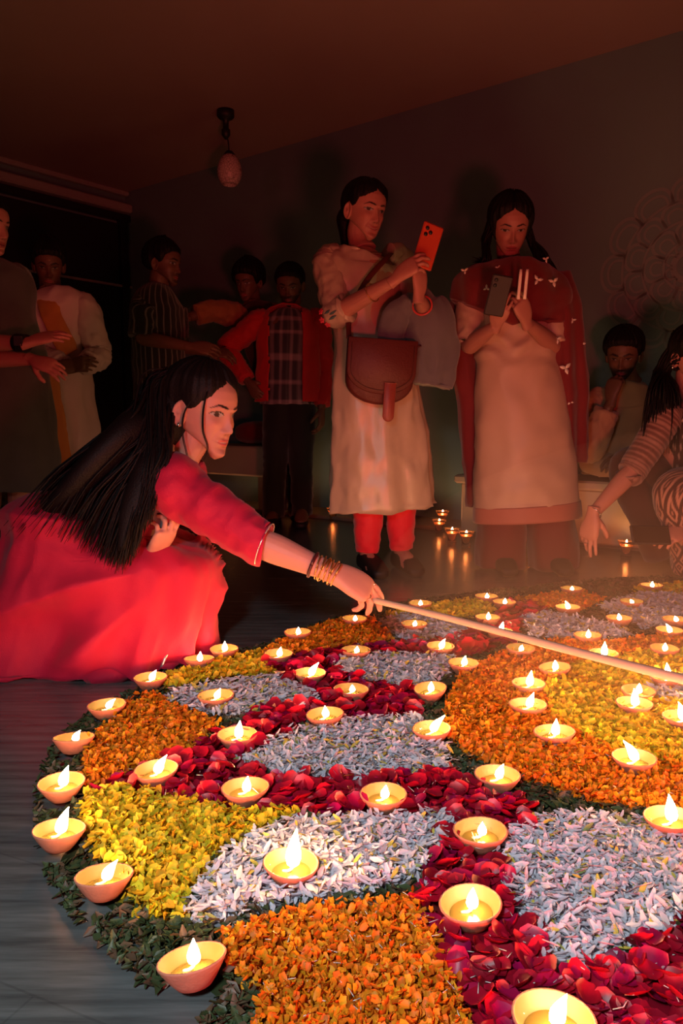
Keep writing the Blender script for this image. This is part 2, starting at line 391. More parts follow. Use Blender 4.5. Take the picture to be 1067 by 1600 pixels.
SHAPE = {'orange': 'marigold', 'yellow': 'marigold', 'white': 'white', 'red': 'rose', 'green': 'leaf'}
SIZE = {'orange': .0100, 'yellow': .0135, 'white': .0168, 'red': .029, 'green': .019}
DENS = {'orange': 95000, 'yellow': 58000, 'white': 74000, 'red': 7000, 'green': 32000}
TILT = {'orange': .9, 'yellow': .75, 'white': .42, 'red': .42, 'green': .5}
HEI = {'orange': .020, 'yellow': .018, 'white': .020, 'red': .016, 'green': .010}
def rots(n, tilt):
    yaw = rng.uniform(0, 2 * np.pi, n); tx = rng.normal(0, tilt, n); ty = rng.normal(0, tilt, n)
    cy, sy = np.cos(yaw), np.sin(yaw); Z = np.zeros(n); O = np.ones(n)
    Rz = np.stack([np.stack([cy, -sy, Z], -1), np.stack([sy, cy, Z], -1), np.stack([Z, Z, O], -1)], 1)
    Rx = np.stack([np.stack([O, Z, Z], -1), np.stack([Z, np.cos(tx), -np.sin(tx)], -1), np.stack([Z, np.sin(tx), np.cos(tx)], -1)], 1)
    Ry = np.stack([np.stack([np.cos(ty), Z, np.sin(ty)], -1), np.stack([Z, O, Z], -1), np.stack([-np.sin(ty), Z, np.cos(ty)], -1)], 1)
    return Rz @ Rx @ Ry
M_petal = mat('flower_petal', (1, 1, 1), .55, attr='Col', spec=.35, tl=.22)
M_rose = mat('rose_petal', (1, 1, 1), .42, attr='Col', spec=.5, tl=.18)
M_leafm = mat('leaf_scrap', (1, 1, 1), .5, attr='Col', spec=.4)
rang = thing('flower_rangoli', 'large round flower carpet of orange, yellow, white and red petals on the floor', 'flower carpet', (*RC, 0))
# bed: a low ragged mound, coloured by the petals that lie packed in it
ng, nr = 300, 130
th = np.linspace(0, 2 * np.pi, ng, endpoint=False); rr = np.linspace(0, 1, nr)
edge = .972 * rim(th) * (1 + .012 * np.sin(7 * th + 1) + .01 * np.sin(23 * th) + .008 * rng.normal(0, 1, ng))
BX = RC[0] + rr[:, None] * edge * np.cos(th); BY = RC[1] + rr[:, None] * edge * np.sin(th)
BZ = .009 * np.minimum(1, (1 - rr[:, None]) * 14) + .002 * rng.random((nr, ng)) * (rr[:, None] < .995) + .001 + 0 * th
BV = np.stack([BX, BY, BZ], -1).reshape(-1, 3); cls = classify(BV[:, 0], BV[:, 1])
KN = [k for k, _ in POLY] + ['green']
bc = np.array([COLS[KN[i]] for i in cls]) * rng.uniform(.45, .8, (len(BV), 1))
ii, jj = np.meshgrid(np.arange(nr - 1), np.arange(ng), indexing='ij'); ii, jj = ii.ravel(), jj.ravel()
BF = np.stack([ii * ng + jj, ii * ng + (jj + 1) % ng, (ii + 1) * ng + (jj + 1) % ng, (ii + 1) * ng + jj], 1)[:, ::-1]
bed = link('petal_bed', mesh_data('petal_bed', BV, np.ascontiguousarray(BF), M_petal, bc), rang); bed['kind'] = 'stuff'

DIYAS = [  # rim centre x, y, flame height (m), lean, patch words
 (304,1502,.024,.15,'on the leaf edge beside the orange marigold triangle',(.16,-.22)), (161,1370,.022,.6,'leaning on the leaf edge by the yellow petals, flame blown aside',(.02,-.2)), (90,1297,.034,.35,'with a tall flame on the leaf edge by the yellow petals',(0,-.12)), (96,1222,.030,.35,'on the leaf edge where orange, red and yellow petals meet',(0,0)),
 (114,1153,.017,.5,'on the bare floor beside the orange triangle',(.0,-.18)), (167,1101,.017,.8,'at the tip of the orange triangle, flame bent over',(0,0)), (235,1058,.020,.5,'on the leaf edge in front of the red skirt',(0,0)), (311,1029,.020,.15,'on the leaf edge beside the red skirt hem',(0,-.1)), (350,1013,.022,0,'on the floor edge by the red skirt hem',(0,0)),
 (465,987,.016,0,'at the rim of the back orange petals',(0,0)), (554,966,.014,0,'below the hand that holds the taper',(0,0)), (656,942,.014,0,'at the rim of the carpet behind the taper',(0,0)), (760,931,.014,0,'at the rim in front of the champagne kurta woman',(0,0)), (893,919,.012,0,'at the rim in front of the dark red trousers',(0,0)), (1018,914,.016,0,'at the rim in front of the seated woman',(0,0)),
 (987,939,.010,-.6,'with a flat blown flame on the far white petals',(0,0)), (788,940,.015,0,'where far red and yellow petals meet',(0,0)), (887,948,.022,-.4,'on the far orange petals, flame leaning',(0,0)), (967,965,.016,-.2,'on the far white petals',(0,0)), (1056,967,.014,-.4,'where far white and orange petals meet',(0,0)),
 (435,1021,.020,.2,'where red and orange petals meet',(0,0)), (484,1051,.026,.6,'with a slanting flame on red petals between white patches',(0,0)), (556,1015,.014,.1,'on the red petals behind the white patch',(0,0)), (549,1076,.014,0,'on the red petals below the white patch',(0,0)),
 (647,974,.014,.1,'on white petals under the taper',(0,0)), (688,1009,.022,.4,'on red petals behind the white patch',(0,0)), (674,1075,.019,.1,'at the corner of the white patch',(.12,0)), (724,1035,.020,.1,'beside the orange ring',(0,0)),
 (509,1115,.020,0,'on red petals at the corner of three white patches',(.08,0)), (337,1086,.018,.4,'on the white petals near the red skirt',(0,0)), (371,1147,.028,.1,'with an upright flame between the orange triangle and white petals',(0,0)), (245,1202,.026,.6,'on the red band beside the orange triangle',(.06,0)), (383,1230,.021,.1,'on the red band between yellow and white petals',(0,0)),
 (599,1240,.019,.1,'on the red band between two white patches',(0,0)), (675,1138,.026,.8,'at the corner of the orange ring and the white patch',(.05,0)), (455,1348,.046,.05,'on the white petals between yellow and orange',(0,0)), (777,1210,.021,.3,'on the leaf line between the orange ring and red band',(0,0)), (868,1143,.026,.1,'on the leaf line between orange and yellow',(.08,0)),
 (825,1100,.026,.3,'on the orange ring in front of a taller flame',(0,0)), (826,1067,.030,.1,'on the orange ring with a tall upright flame',(0,0)), (868,1042,.020,0,'between the orange ring and the yellow disc',(.08,0)), (813,1012,.012,.2,'on the orange ring under the taper',(0,0)), (762,964,.018,0,'on red petals behind the taper',(0,0)), (781,986,.028,.25,'on red petals right behind the taper',(0,0)),
 (918,992,.018,0,'on white petals behind the taper',(0,0)), (943,1020,.030,0,'on the orange ring behind the taper',(0,0)), (1046,984,.020,-.5,'on the far orange petals',(0,0)), (1038,1012,.016,0,'on the far side of the orange ring',(0,0)), (1042,1057,.034,-.1,'behind the taper on the yellow disc',(0,0)),
 (991,1098,.032,-.1,'on the yellow disc beside the white centre',(0,0)), (997,1078,.018,0,'on the yellow disc behind another lamp',(0,0)), (991,1183,.032,-.6,'where the yellow disc meets the orange ring',(0,0)), (1066,1120,.032,-.3,'beside the white centre',(0,0)), (751,1297,.016,0,'on the red band beside the white petals',(0,0)), (738,1410,.024,.15,'on red petals between the orange corner and large white patch',(.08,.06)),
 (865,1593,.026,.35,'on the nearest red petals',(0,0)), (1049,1277,.036,-.05,'with a tall flame between the orange ring and large white patch',(.05,0)), (1125,1480,.03,0,'on red petals beside the white patch',(0,0)), (1150,1190,.03,0,'where the orange ring rounds the yellow disc',(0,0)), (1180,1060,.03,0,'on the orange ring beside the yellow disc',(0,0)),
]
DIYA_XY = [FL(q[0], q[1], .040)[:2] for q in DIYAS]
def scatter(kind, n_total):
    an = rng.uniform(0, 2 * np.pi, n_total); rad = 1.55 * np.sqrt(rng.random(n_total)) * (1 + rng.normal(0, .006, n_total)); okr = rad < rim(an) * 1.012; an, rad = an[okr], rad[okr]
    X = RC[0] + rad * np.cos(an); Y = RC[1] + rad * np.sin(an)
    c = classify(X, Y); sel = np.array([KN[i] == kind for i in range(len(KN))])[c]
    X, Y, c = X[sel], Y[sel], c[sel]
    free = np.ones(len(X), bool)
    for dx, dy in DIYA_XY: free &= np.hypot(X - dx, Y - dy) > (.034 if kind != 'red' else .040)
    X, Y, c = X[free], Y[free], c[free]
    px, py, zc = project(np.stack([X, Y, 0 * X], -1))
    keep = rng.random(len(X)) < np.clip((1.15 / np.maximum(zc, .5)) ** 1.1, 0, 1) * np.where((px > 1180) | (zc < .45), .45, 1)
    return X[keep], Y[keep], c[keep], zc[keep], px[keep], py[keep]
AREA = math.pi * 1.55 ** 2
LBL = {'orange': 'orange marigold petals', 'yellow': 'yellow marigold petals', 'white': 'white chrysanthemum petals', 'red': 'dark red rose petals', 'green': 'shredded dark green leaves'}
def petal_colors(kind, n):
    base = COLS[kind]; v = rng.uniform(.65, 1.25, (n, 1)); C = base * v
    if kind == 'orange': C[:, 1] *= rng.uniform(.7, 1.45, n)
    if kind == 'yellow': C[:, 1] *= rng.uniform(.8, 1.12, n); C[:, 0] *= rng.uniform(.75, 1.05, n)
    if kind == 'white':
        C = base * rng.uniform(.8, 1.12, (n, 1)); y = rng.random(n) < .07; C[y] = np.array((.75, .58, .10)); g = rng.random(n) < .03; C[g] = (.3, .36, .12)
    if kind == 'red':
        C = base * rng.uniform(.45, 1.5, (n, 1)); p = rng.random(n) < .3; C[p] = C[p] * .8 + np.array((.12, .0, .06)) * rng.uniform(.4, 1.2, (p.sum(), 1))
    if kind == 'green':
        b = rng.random(n); C = np.where(b[:, None] < .35, np.array((.10, .062, .035)) * v, C)
    return np.clip(C, 0, .92)
singles = {'red': 300, 'white': 240}
for kind in ('orange', 'yellow', 'white', 'red', 'green'):
    X, Y, c, zc, px, py = scatter(kind, int(AREA * DENS[kind]))
    n = len(X); tv, tf = TPL[SHAPE[kind]]; k = len(tv)
    s = SIZE[kind] * rng.uniform(.65, 1.25, n) * np.clip(zc / 1.3, 1, 1.5) ** .55
    Rm = rots(n, TILT[kind]); Cc = petal_colors(kind, n)
    edge_f = np.clip((rim(np.arctan2(Y - RC[1], X - RC[0])) - np.hypot(X - RC[0], Y - RC[1])) / .05, .25, 1)
    Z = .008 * edge_f + rng.random(n) * HEI[kind] * edge_f + .003
    single_idx = np.zeros(n, bool)
    if kind in singles:
        score = np.where((px > 0) & (px < 1067) & (py < 1600), s / zc, 0) * (Z > np.quantile(Z, .55))
        single_idx[np.argsort(-score)[:singles[kind]]] = True
    def build(ix):
        P = np.einsum('nij,kj->nki', Rm[ix], tv) * s[ix, None, None]
        P += np.stack([X[ix], Y[ix], Z[ix]], -1)[:, None, :]
        P[:, :, 2] = np.maximum(P[:, :, 2], .0025)
        V = P.reshape(-1, 3); m_ = len(ix)
        F = (np.arange(m_)[:, None, None] * k + tf[None]).reshape(-1, 4)
        cc = np.repeat(Cc[ix], k, 0)
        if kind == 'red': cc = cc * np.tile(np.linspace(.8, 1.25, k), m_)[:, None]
        return V, F, cc
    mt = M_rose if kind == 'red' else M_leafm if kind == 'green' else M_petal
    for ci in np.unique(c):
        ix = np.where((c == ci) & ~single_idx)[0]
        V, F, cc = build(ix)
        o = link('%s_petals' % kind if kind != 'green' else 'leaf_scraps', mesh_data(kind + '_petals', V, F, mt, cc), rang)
        o['kind'] = 'stuff'; o['label'] = 'patch of ' + LBL[kind] if kind != 'green' else 'ragged lines of shredded dark green leaves'
    if kind in singles:
        shared = []
        for q in range(6):
            cc = np.repeat(petal_colors(kind, 1), k, 0)
            if kind == 'white': cc = np.repeat((COLS['white'] * (.82 + .05 * q))[None], k, 0)
            shared.append(mesh_data(kind + '_petal', tv, tf, mt, cc))
        for e, i in enumerate(np.where(single_idx)[0]):
            o = bpy.data.objects.new('rose_petal' if kind == 'red' else 'white_petal', shared[e % 6]); col.objects.link(o); o.parent = rang
            o.matrix_local = Matrix.Translation(Vector((X[i] - RC[0], Y[i] - RC[1], max(Z[i] + .004, .012)))) @ Matrix(Rm[i].tolist()).to_4x4() @ Matrix.Scale(float(s[i]), 4)

# pale straws lying about on the orange and red petals
V_, F_ = [], []
for q in range(420):
    px_, py_q = random.uniform(110, 1060), random.uniform(1080, 1600); g = FL(px_, py_q, .02); 
    if classify(g[None, 0], g[None, 1])[0] not in (2, 5, 7, 9, 10): continue
    a = random.uniform(0, 6.28); L_ = random.uniform(.006, .014); d_ = np.array((math.cos(a), math.sin(a), random.uniform(-.2, .4)))
    v, f = sweep([g + (0, 0, .010) - d_ * L_ / 2, g + (0, 0, .011) + d_ * L_ / 2], [.0006, .0005], n=4, m=1); F_ += [[i + len(V_) for i in k_] for k_ in f]; V_ += v.tolist()
st_ = obj('straws', (np.array(V_), F_), mat('pale_straw', (.6, .55, .5), .6), rang); st_['kind'] = 'stuff'
# ------------------------------------------------------------------ diyas
M_clay = mat('terracotta', (.52, .20, .12), .75, bump=.25, bscale=220, var=.18, vscale=60)
M_oil = mat('oil_and_wax', (.08, .068, .016), .16, spec=.6)
M_inner = mat('glazed_inside', (.070, .060, .015), .5, var=.1, vscale=40)
M_wick = mat('burnt_wick', (.02, .015, .01), .9)
M_cotton = mat('cotton_wick', (.72, .66, .5), .9)
FLAME_L = 300.0
M_flame = mat('flame', (0, 0, 0), 1, emit=(1.0, .42, .17), estr=FLAME_L)
def bowl_mesh(wob):
    prof = [(0, 0), (.017, 0), (.0195, .0012), (.026, .009), (.0335, .020), (.0378, .0272), (.0383, .0288), (.0374, .0300), (.0356, .0292)]
    V, F = lathe(prof, 28); a = np.arctan2(V[:, 1], V[:, 0]); g = 1 + wob * np.cos(2 * a + wob * 40) + .4 * wob * np.cos(3 * a)
    V[:, :2] *= g[:, None]; V[:, 2] *= 1 + .4 * wob * np.cos(a); return V, F
def inside_mesh(wob):
    prof = [(.0358, .0291), (.0335, .0245), (.029, .0175), (.024, .0125), (.0, .0115)]
    V, F = lathe(prof, 28); a = np.arctan2(V[:, 1], V[:, 0]); g = 1 + wob * np.cos(2 * a + wob * 40) + .4 * wob * np.cos(3 * a)
    V[:, :2] *= g[:, None]; V[:, 2] *= 1 + .4 * wob * np.cos(a); return V, F
bowls = [mesh_data('bowl', *bowl_mesh(w), M_clay) for w in (.012, .025, .04)]
insides = [mesh_data('bowl_inside', *inside_mesh(w), M_inner) for w in (.012, .025, .04)]
oil = mesh_data('oil', *lathe([(.0262, .0152), (.02, .0156), (0, .0156)], 24), M_oil)
wick = mesh_data('wick', *sweep([(-.012, .002, .0150), (-.004, 0, .0168), (.001, 0, .0205), (.002, 0, .0255)], [.0022, .0022, .0019, .0012], n=7, m=3), M_cotton)
def flame_mesh(hh, wd, lx, ly):
    t = np.linspace(0, 1, 9); pr = np.sin(np.pi * np.clip(t, 0, 1) ** .62) ** .9 * (1 - .25 * t)
    pts = np.stack([lx * t ** 1.6 * hh, ly * t ** 1.6 * hh, .021 + hh * t], 1); pts[:, 0] += .002
    return sweep(pts, np.maximum(pr * wd, .0003), n=10, m=1)
flames = {}
def flame(hh, wd, lx):
    key = (round(hh, 3), round(wd, 4), round(lx, 1))
    if key not in flames: flames[key] = mesh_data('flame', *flame_mesh(key[0], key[1], key[2], 0), M_flame)
    return flames[key]
placed = []
for i, (px, py, fh, lean, where, tilt) in enumerate(DIYAS):
    P = FL(px, py, .040); P[2] = .0115
    d = thing('clay_diya', 'lit terracotta oil lamp ' + where, 'oil lamp', P, 'lit clay lamps on the flower carpet')
    placed.append(P)
    sc = 1.0 if i != 55 else 1.06
    d.scale = (sc,) * 3; d.rotation_euler = (tilt[1], -tilt[0], random.uniform(-.3, .3))
    def child(name, me, rz=0):
        o = bpy.data.objects.new(name, me); col.objects.link(o); o.parent = d; o.rotation_euler.z = rz; return o
    rz = random.uniform(0, 6.28); w = i % 3
    child('bowl', bowls[w], rz); child('bowl_inside', insides[w], rz); child('oil', oil); wk = child('wick', wick, -d.rotation_euler.z)
    fm = flame(round(fh * 1.2 / .002) * .002, round(.0050 + fh * .13, 4), lean); fo = child('flame', fm); fo.parent = wk

# ------------------------------------------------------------------ glass candle cups on the step by the wall
M_glass = mat('amber_glass', (.85, .45, .22), .05, trans=.9, ior=1.3)
M_wax = mat('candle_wax', (.85, .72, .45), .4)
cup = mesh_data('glass', *lathe([(0, 0), (.024, 0), (.026, .003), (.022, .008), (.022, .035), (.032, .060), (.041, .075), (.0395, .0755), (.030, .058), (.019, .036), (.019, .012), (0, .012)], 24), M_glass)
cw = mesh_data('wax', *lathe([(0, .013), (.0185, .013), (.0185, .036), (.026, .050), (0, .050)], 20), M_wax)
cfl = mesh_data('flame', *sweep([(0, 0, .048), (0, 0, .054), (0, 0, .062), (.001, 0, .072), (.001, 0, .08)], [.001, .006, .0075, .004, .0004], n=10, m=2), M_flame)
CUPS = [(358, 790, 'beside the bench behind the crouching woman'), (520, 806, 'beside the hem of the champagne kurta'), (476, 802, 'behind the black trousers'), (686, 826, 'standing before another cup by the bench end'), (691, 818, 'standing behind another cup by the bench end'), (706, 841, 'mid row by the bench end'), (728, 846, 'close to the dark red trousers'), (831, 855, 'between the dark red trouser legs'), (978, 862, 'below the dark phone by the bench')]
for px, py, where in CUPS:
    P = FL(px, py, .024)
    n_ = (P - KC) @ NW; dd = (P - KC) @ DW
    P[2] = .024 if n_ < .315 else 0.0
    d = thing('candle_cup', 'small amber glass cup with a lit candle ' + where, 'candle', P, 'glass candle cups by the wall')
    for nm, me in (('glass', cup), ('wax', cw), ('flame', cfl)):
        o = bpy.data.objects.new(nm, me); col.objects.link(o); o.parent = d
# ------------------------------------------------------------------ figure building
def remesh(VF, voxel, smooth=3):
    me = mesh_data('tmp', VF[0], VF[1]); o = bpy.data.objects.new('tmp', me); col.objects.link(o)
    r = o.modifiers.new('r', 'REMESH'); r.mode = 'VOXEL'; r.voxel_size = voxel
    if smooth:
        s = o.modifiers.new('s', 'SMOOTH'); s.iterations = smooth; s.factor = .5
    dg = bpy.context.evaluated_depsgraph_get(); ev = o.evaluated_get(dg); m2 = ev.to_mesh()
    V = np.zeros(len(m2.vertices) * 3, np.float32); m2.vertices.foreach_get('co', V)
    F = [tuple(p.vertices) for p in m2.polygons]
    ev.to_mesh_clear(); bpy.data.objects.remove(o); bpy.data.meshes.remove(me)
    return V.reshape(-1, 3), F
def lerp(a, b, t): return np.asarray(a) * (1 - t) + np.asarray(b) * t
def table(pts):
    p = np.array(pts); zz = np.linspace(0, .225, 226); y = np.interp(zz, p[:, 0], p[:, 1])
    k = np.exp(-np.linspace(-2, 2, 13) ** 2); k /= k.sum(); ys = np.convolve(np.pad(y, 6, mode='edge'), k, 'valid')
    w = np.clip((zz - .205) / .02, 0, 1); ys = ys * (1 - w) + y * w
    return zz, ys
HT_W = table([(0, .016), (.006, .027), (.015, .036), (.03, .047), (.05, .0565), (.075, .0635), (.10, .068), (.13, .0725), (.16, .073), (.185, .066), (.205, .050), (.218, .030), (.225, 0)])
HT_F = table([(0, .060), (.006, .074), (.014, .081), (.03, .079), (.045, .0825), (.06, .083), (.08, .083), (.10, .083), (.118, .0865), (.128, .089), (.15, .088), (.17, .082), (.19, .068), (.207, .046), (.218, .026), (.225, 0)])
HT_B = table([(0, .03), (.015, .0), (.03, -.03), (.05, -.06), (.08, -.082), (.11, -.096), (.14, -.101), (.165, -.097), (.19, -.081), (.207, -.057), (.218, -.032), (.225, 0)])
def head_base(t, z):
    w = np.interp(z, *HT_W); yf = np.interp(z, *HT_F); yb = np.interp(z, *HT_B)
    c, s = np.cos(t), np.sin(t); pw = 2 / 2.15
    x = w * np.sign(s) * np.abs(s) ** pw; y = (yf + yb) / 2 + (yf - yb) / 2 * np.sign(c) * np.abs(c) ** pw
    z2 = z + np.maximum(0, 1 - z / .11) * .050 * (1 - c) / 2
    return np.stack([x, y, z2], -1)
def gauss(x, z, x0, z0, sx, sz): return np.exp(-((x - x0) / sx) ** 2 - ((z - z0) / sz) ** 2)
def head_mesh(skin, smile=0., lips=(.30, .07, .07), beard=0., male=False, nz=96, ns=132, brow=(.012, .007, .006), open_mouth=0., down=0.):
    s = np.linspace(-np.pi, np.pi, ns, endpoint=False); t = s - .5 * np.sin(s)
    z = np.linspace(0, .2248, nz) ; Tt, Zz = np.meshgrid(t, z); P = head_base(Tt, Zz)
    x, zz = P[..., 0], P[..., 2]; fr = np.clip(np.cos(Tt) * 2.2, 0, 1); ax = np.abs(x)
    zm = zz - smile * (ax / .024) ** 2 * .0055
    dy = 0
    nprof = np.interp(zz, [.060, .0665, .071, .077, .084, .10, .112, .122], [0, .006, .0175, .0215, .0185, .0105, .0045, 0])
    nsx = np.interp(zz, [.065, .075, .09, .115], [.0105, .0098, .0075, .0075])
    dy = dy + nprof * np.exp(-(x / nsx) ** 2)
    dy = dy + .0075 * gauss(ax, zz, .0125, .0715, .0060, .0058)
    dy = dy - .0105 * gauss(ax, zz, .031, .1135, .0165, .0105) + .0065 * gauss(ax, zz, .031, .112, .0125, .0075)
    dy = dy + .0018 * gauss(ax, zz, .031, .1185, .013, .0022)
    dy = dy + .0030 * gauss(ax, zz, .028, .1285, .018, .005) + .0045 * gauss(ax, zz, .043, .088, .018, .017) * (1 + .6 * smile)
    dy = dy + .0046 * gauss(ax, zm, .006, .0495, .012, .0036) + .0058 * gauss(ax, zm, 0, .0405, .0145, .0042) - .0055 * gauss(x, zm, 0, .0452, .021, .0016 + .002 * open_mouth)
    dy = dy - .0030 * gauss(x, zz, 0, .030, .016, .0050) + .0055 * gauss(x, zz, 0, .014, .014, .010)
    dy = dy - .0018 * gauss(x, zz, 0, .057, .0045, .006) - .0035 * smile * gauss(ax, zz, .030 + .25 * (.06 - zz), .060, .0035, .012)
    P[..., 1] = P[..., 1] + dy * fr
    C = np.empty(P.shape); C[:] = skin; C = C * (1 + .05 * np.sin(x * 90) * np.cos(zz * 70))[..., None]
    def blend(mask, colr):
        nonlocal C
        mk = np.clip(mask * (np.cos(Tt) > 0), 0, 1)[..., None]; C = C * (1 - mk) + np.asarray(colr) * mk
    blend(.35 * gauss(ax, zz, .044, .085, .016, .016), np.asarray(skin) * np.array((1.15, .8, .8)))
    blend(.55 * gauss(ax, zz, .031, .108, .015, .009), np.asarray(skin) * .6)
    lw = np.clip(1 - (ax / .0235) ** 2, 0, 1)
    blend(np.clip((lw * .0085 - np.abs(zm - .0452)) / .0015 + .6, 0, 1) * (ax < .024), lips)
    blend(np.clip((lw * .0013 - np.abs(zm - .0452)) / .0008 + .5, 0, 1) * (ax < .024), (.06, .015, .015) if not open_mouth else (.42, .36, .32))
    bz = .1305 + .006 * np.clip((ax - .012) / .022, 0, 1) - .010 * np.clip((ax - .036) / .016, 0, 1)
    bw = np.interp(ax, [.008, .014, .03, .052, .055], [0, .0034, .0032, .0010, 0]) * (1.35 if male else 1)
    blend(np.clip((bw - np.abs(zz - bz)) / .0012 + .4, 0, 1) * (bw > 0), brow)
    ex, ez = .0315, .1125
    al = 1 - ((ax - ex) / .0165) ** 2; up = .0066 * (1 - 1.1 * down) * np.clip(al, 0, 1) ** .7; dn = .0046 * np.clip(al, 0, 1)
    eye = (al > 0) & (zz < ez + up) & (zz > ez - dn)
    lash = (al > -.12) & (np.abs(zz - (ez + up + .0010)) < .0014)
    blend(eye * 1., (.30, .26, .25)); rI = np.hypot(x - np.sign(x) * ex - .001, zz - ez - .0005)
    blend((eye & (rI < .0064)) * 1., (.03, .014, .008)); blend(lash * 1., (.010, .006, .005))
    blend(gauss(ax, zz, .0065, .0665, .0032, .0022), np.asarray(skin) * .25)
    if beard:
        bm = np.clip((.075 - zz) / .012, 0, 1) * np.clip((ax - .0) / .01 + 1, 0, 1)
        bm = np.maximum(bm, np.clip((.10 - zz) / .02, 0, 1) * np.clip((ax - .050) / .008, 0, 1)); bm = bm * (1 - gauss(x, zz, 0, .045, .018, .007))
        mk = np.clip(bm * beard, 0, 1)[..., None] * (np.cos(Tt) > -.25)[..., None]; C = C * (1 - mk) + np.array((.012, .008, .007)) * mk
    V = P.reshape(-1, 3); Cc = C.reshape(-1, 3)
    F = [(i * ns + j, i * ns + (j + 1) % ns, (i + 1) * ns + (j + 1) % ns, (i + 1) * ns + j) for i in range(nz - 1) for j in range(ns)]
    V = np.vstack([V, [[0, .045, .004]], [[0, 0, .225]]]); Cc = np.vstack([Cc, [skin], [skin]]); nV = len(V)
    for j in range(ns):
        F.append((nV - 2, (j + 1) % ns, j)); F.append((nV - 1, (nz - 1) * ns + j, (nz - 1) * ns + (j + 1) % ns))
    # ears
    for sd in (-1, 1):
        n = 20; k = 7; pts = []
        for a in range(k):
            q = a / (k - 1); rr = [1.0, 1.06, 1.0, .86, .74, .55, .0][a]; hh = [0, .006, .0095, .0085, .004, .002, .003][a]
            for b in range(n):
                an = 2 * np.pi * b / n; lob = 1 - .28 * (np.sin(an) < 0) * np.sin(an) ** 2
                pts.append((sd * (.0645 + hh + .010 * (np.cos(an) < 0) * abs(np.cos(an)) * (a > 0)), -.006 + .0165 * rr * np.cos(an) * lob, .100 + .031 * rr * np.sin(an)))
        o = len(V); V = np.vstack([V, pts]); Cc = np.vstack([Cc, np.tile(np.asarray(skin) * .95, (len(pts), 1))])
        for a in range(k - 1):
            for b in range(n):
                q = (o + a * n + b, o + a * n + (b + 1) % n, o + (a + 1) * n + (b + 1) % n, o + (a + 1) * n + b)
                F.append(q if sd < 0 else q[::-1])
    return V, F, Cc
def frame(c, fwd, up=(0, 0, 1), s=1.0):
    f = nrm(fwd); u = np.asarray(up, float); u = nrm(u - (u @ f) * f); r = np.cross(f, u)   # r: person's right, local +x
    def T(P): P = np.asarray(P, float) - np.array((0, 0, .115)); return np.asarray(c) + s * (P[:, 0:1] * r + P[:, 1:2] * f + P[:, 2:3] * u)
    T.r, T.f, T.u, T.c, T.s = r, f, u, np.asarray(c), s
    return T
def hair_cap(T, front=.186, temple=.150, side=.085, nape=.030, thick=.014, bun=None, part=0., crown=0., seed=1, ramp=3.5):
    ns, nu = 160, 26; t = np.linspace(-np.pi, np.pi, ns, endpoint=False); at = np.abs(t)
    hz = np.interp(at, [0, .55, 1.0, 1.22, 1.42, 1.58, 1.75, 1.95, 2.3, np.pi], [front, front - .006, temple, side - .010, side - .014, side + .004, side - .006, nape + .025, nape + .008, nape])
    hz = hz + .0010 * np.sin(31 * t + seed) * (at > .2) + .0008 * np.sin(57 * t)
    if part: hz = hz + .007 * np.exp(-(at / .25) ** 2) - .008 * np.exp(-((at - .75) / .3) ** 2)
    u = np.linspace(0, 1, nu); Tt = np.tile(t, (nu, 1)); Zz = hz + (.2245 - hz) * u[:, None] ** .9
    P = head_base(Tt, Zz); ctr = np.array((0, -.008, .125)); D = P - ctr; D /= np.linalg.norm(D, axis=-1)[..., None]
    off = .001 + thick * np.minimum(1, u[:, None] * ramp) ** .75 * (1 + .12 * np.sin(23 * Tt + 3 * seed) + .08 * np.sin(41 * Tt)) + crown * u[:, None] ** 2
    off = off * (1 + .35 * np.clip(-np.cos(Tt), 0, 1))
    if part: off = off - part * .008 * np.exp(-(P[..., 0] / .004) ** 2) * (P[..., 1] > -.02)
    Q = (P + D * off[..., None]).reshape(-1, 3); I = (P - D * .004).reshape(-1, 3)[:ns]
    V = np.vstack([Q, I]); F = [(i * ns + j, i * ns + (j + 1) % ns, (i + 1) * ns + (j + 1) % ns, (i + 1) * ns + j) for i in range(nu - 1) for j in range(ns)]
    F += [(nu * ns + j, nu * ns + (j + 1) % ns, (j + 1) % ns, j) for j in range(ns)]
    F.append(tuple((nu - 1) * ns + j for j in range(ns)))
    return T(V), F
def locks(paths, r0=.006, n=5, m=5):
    """tapering strands; each path is a list of points"""
    out = []
    for p in paths:
        k = len(p); rr = np.interp(np.linspace(0, 1, k), [0, .2, .7, 1], [.6, 1, .8, .12]) * r0 * random.uniform(.7, 1.3)
        out.append(sweep(p, rr, rr * .6, hint=(.3, 1, .2), n=n, m=m))
    return join(out)
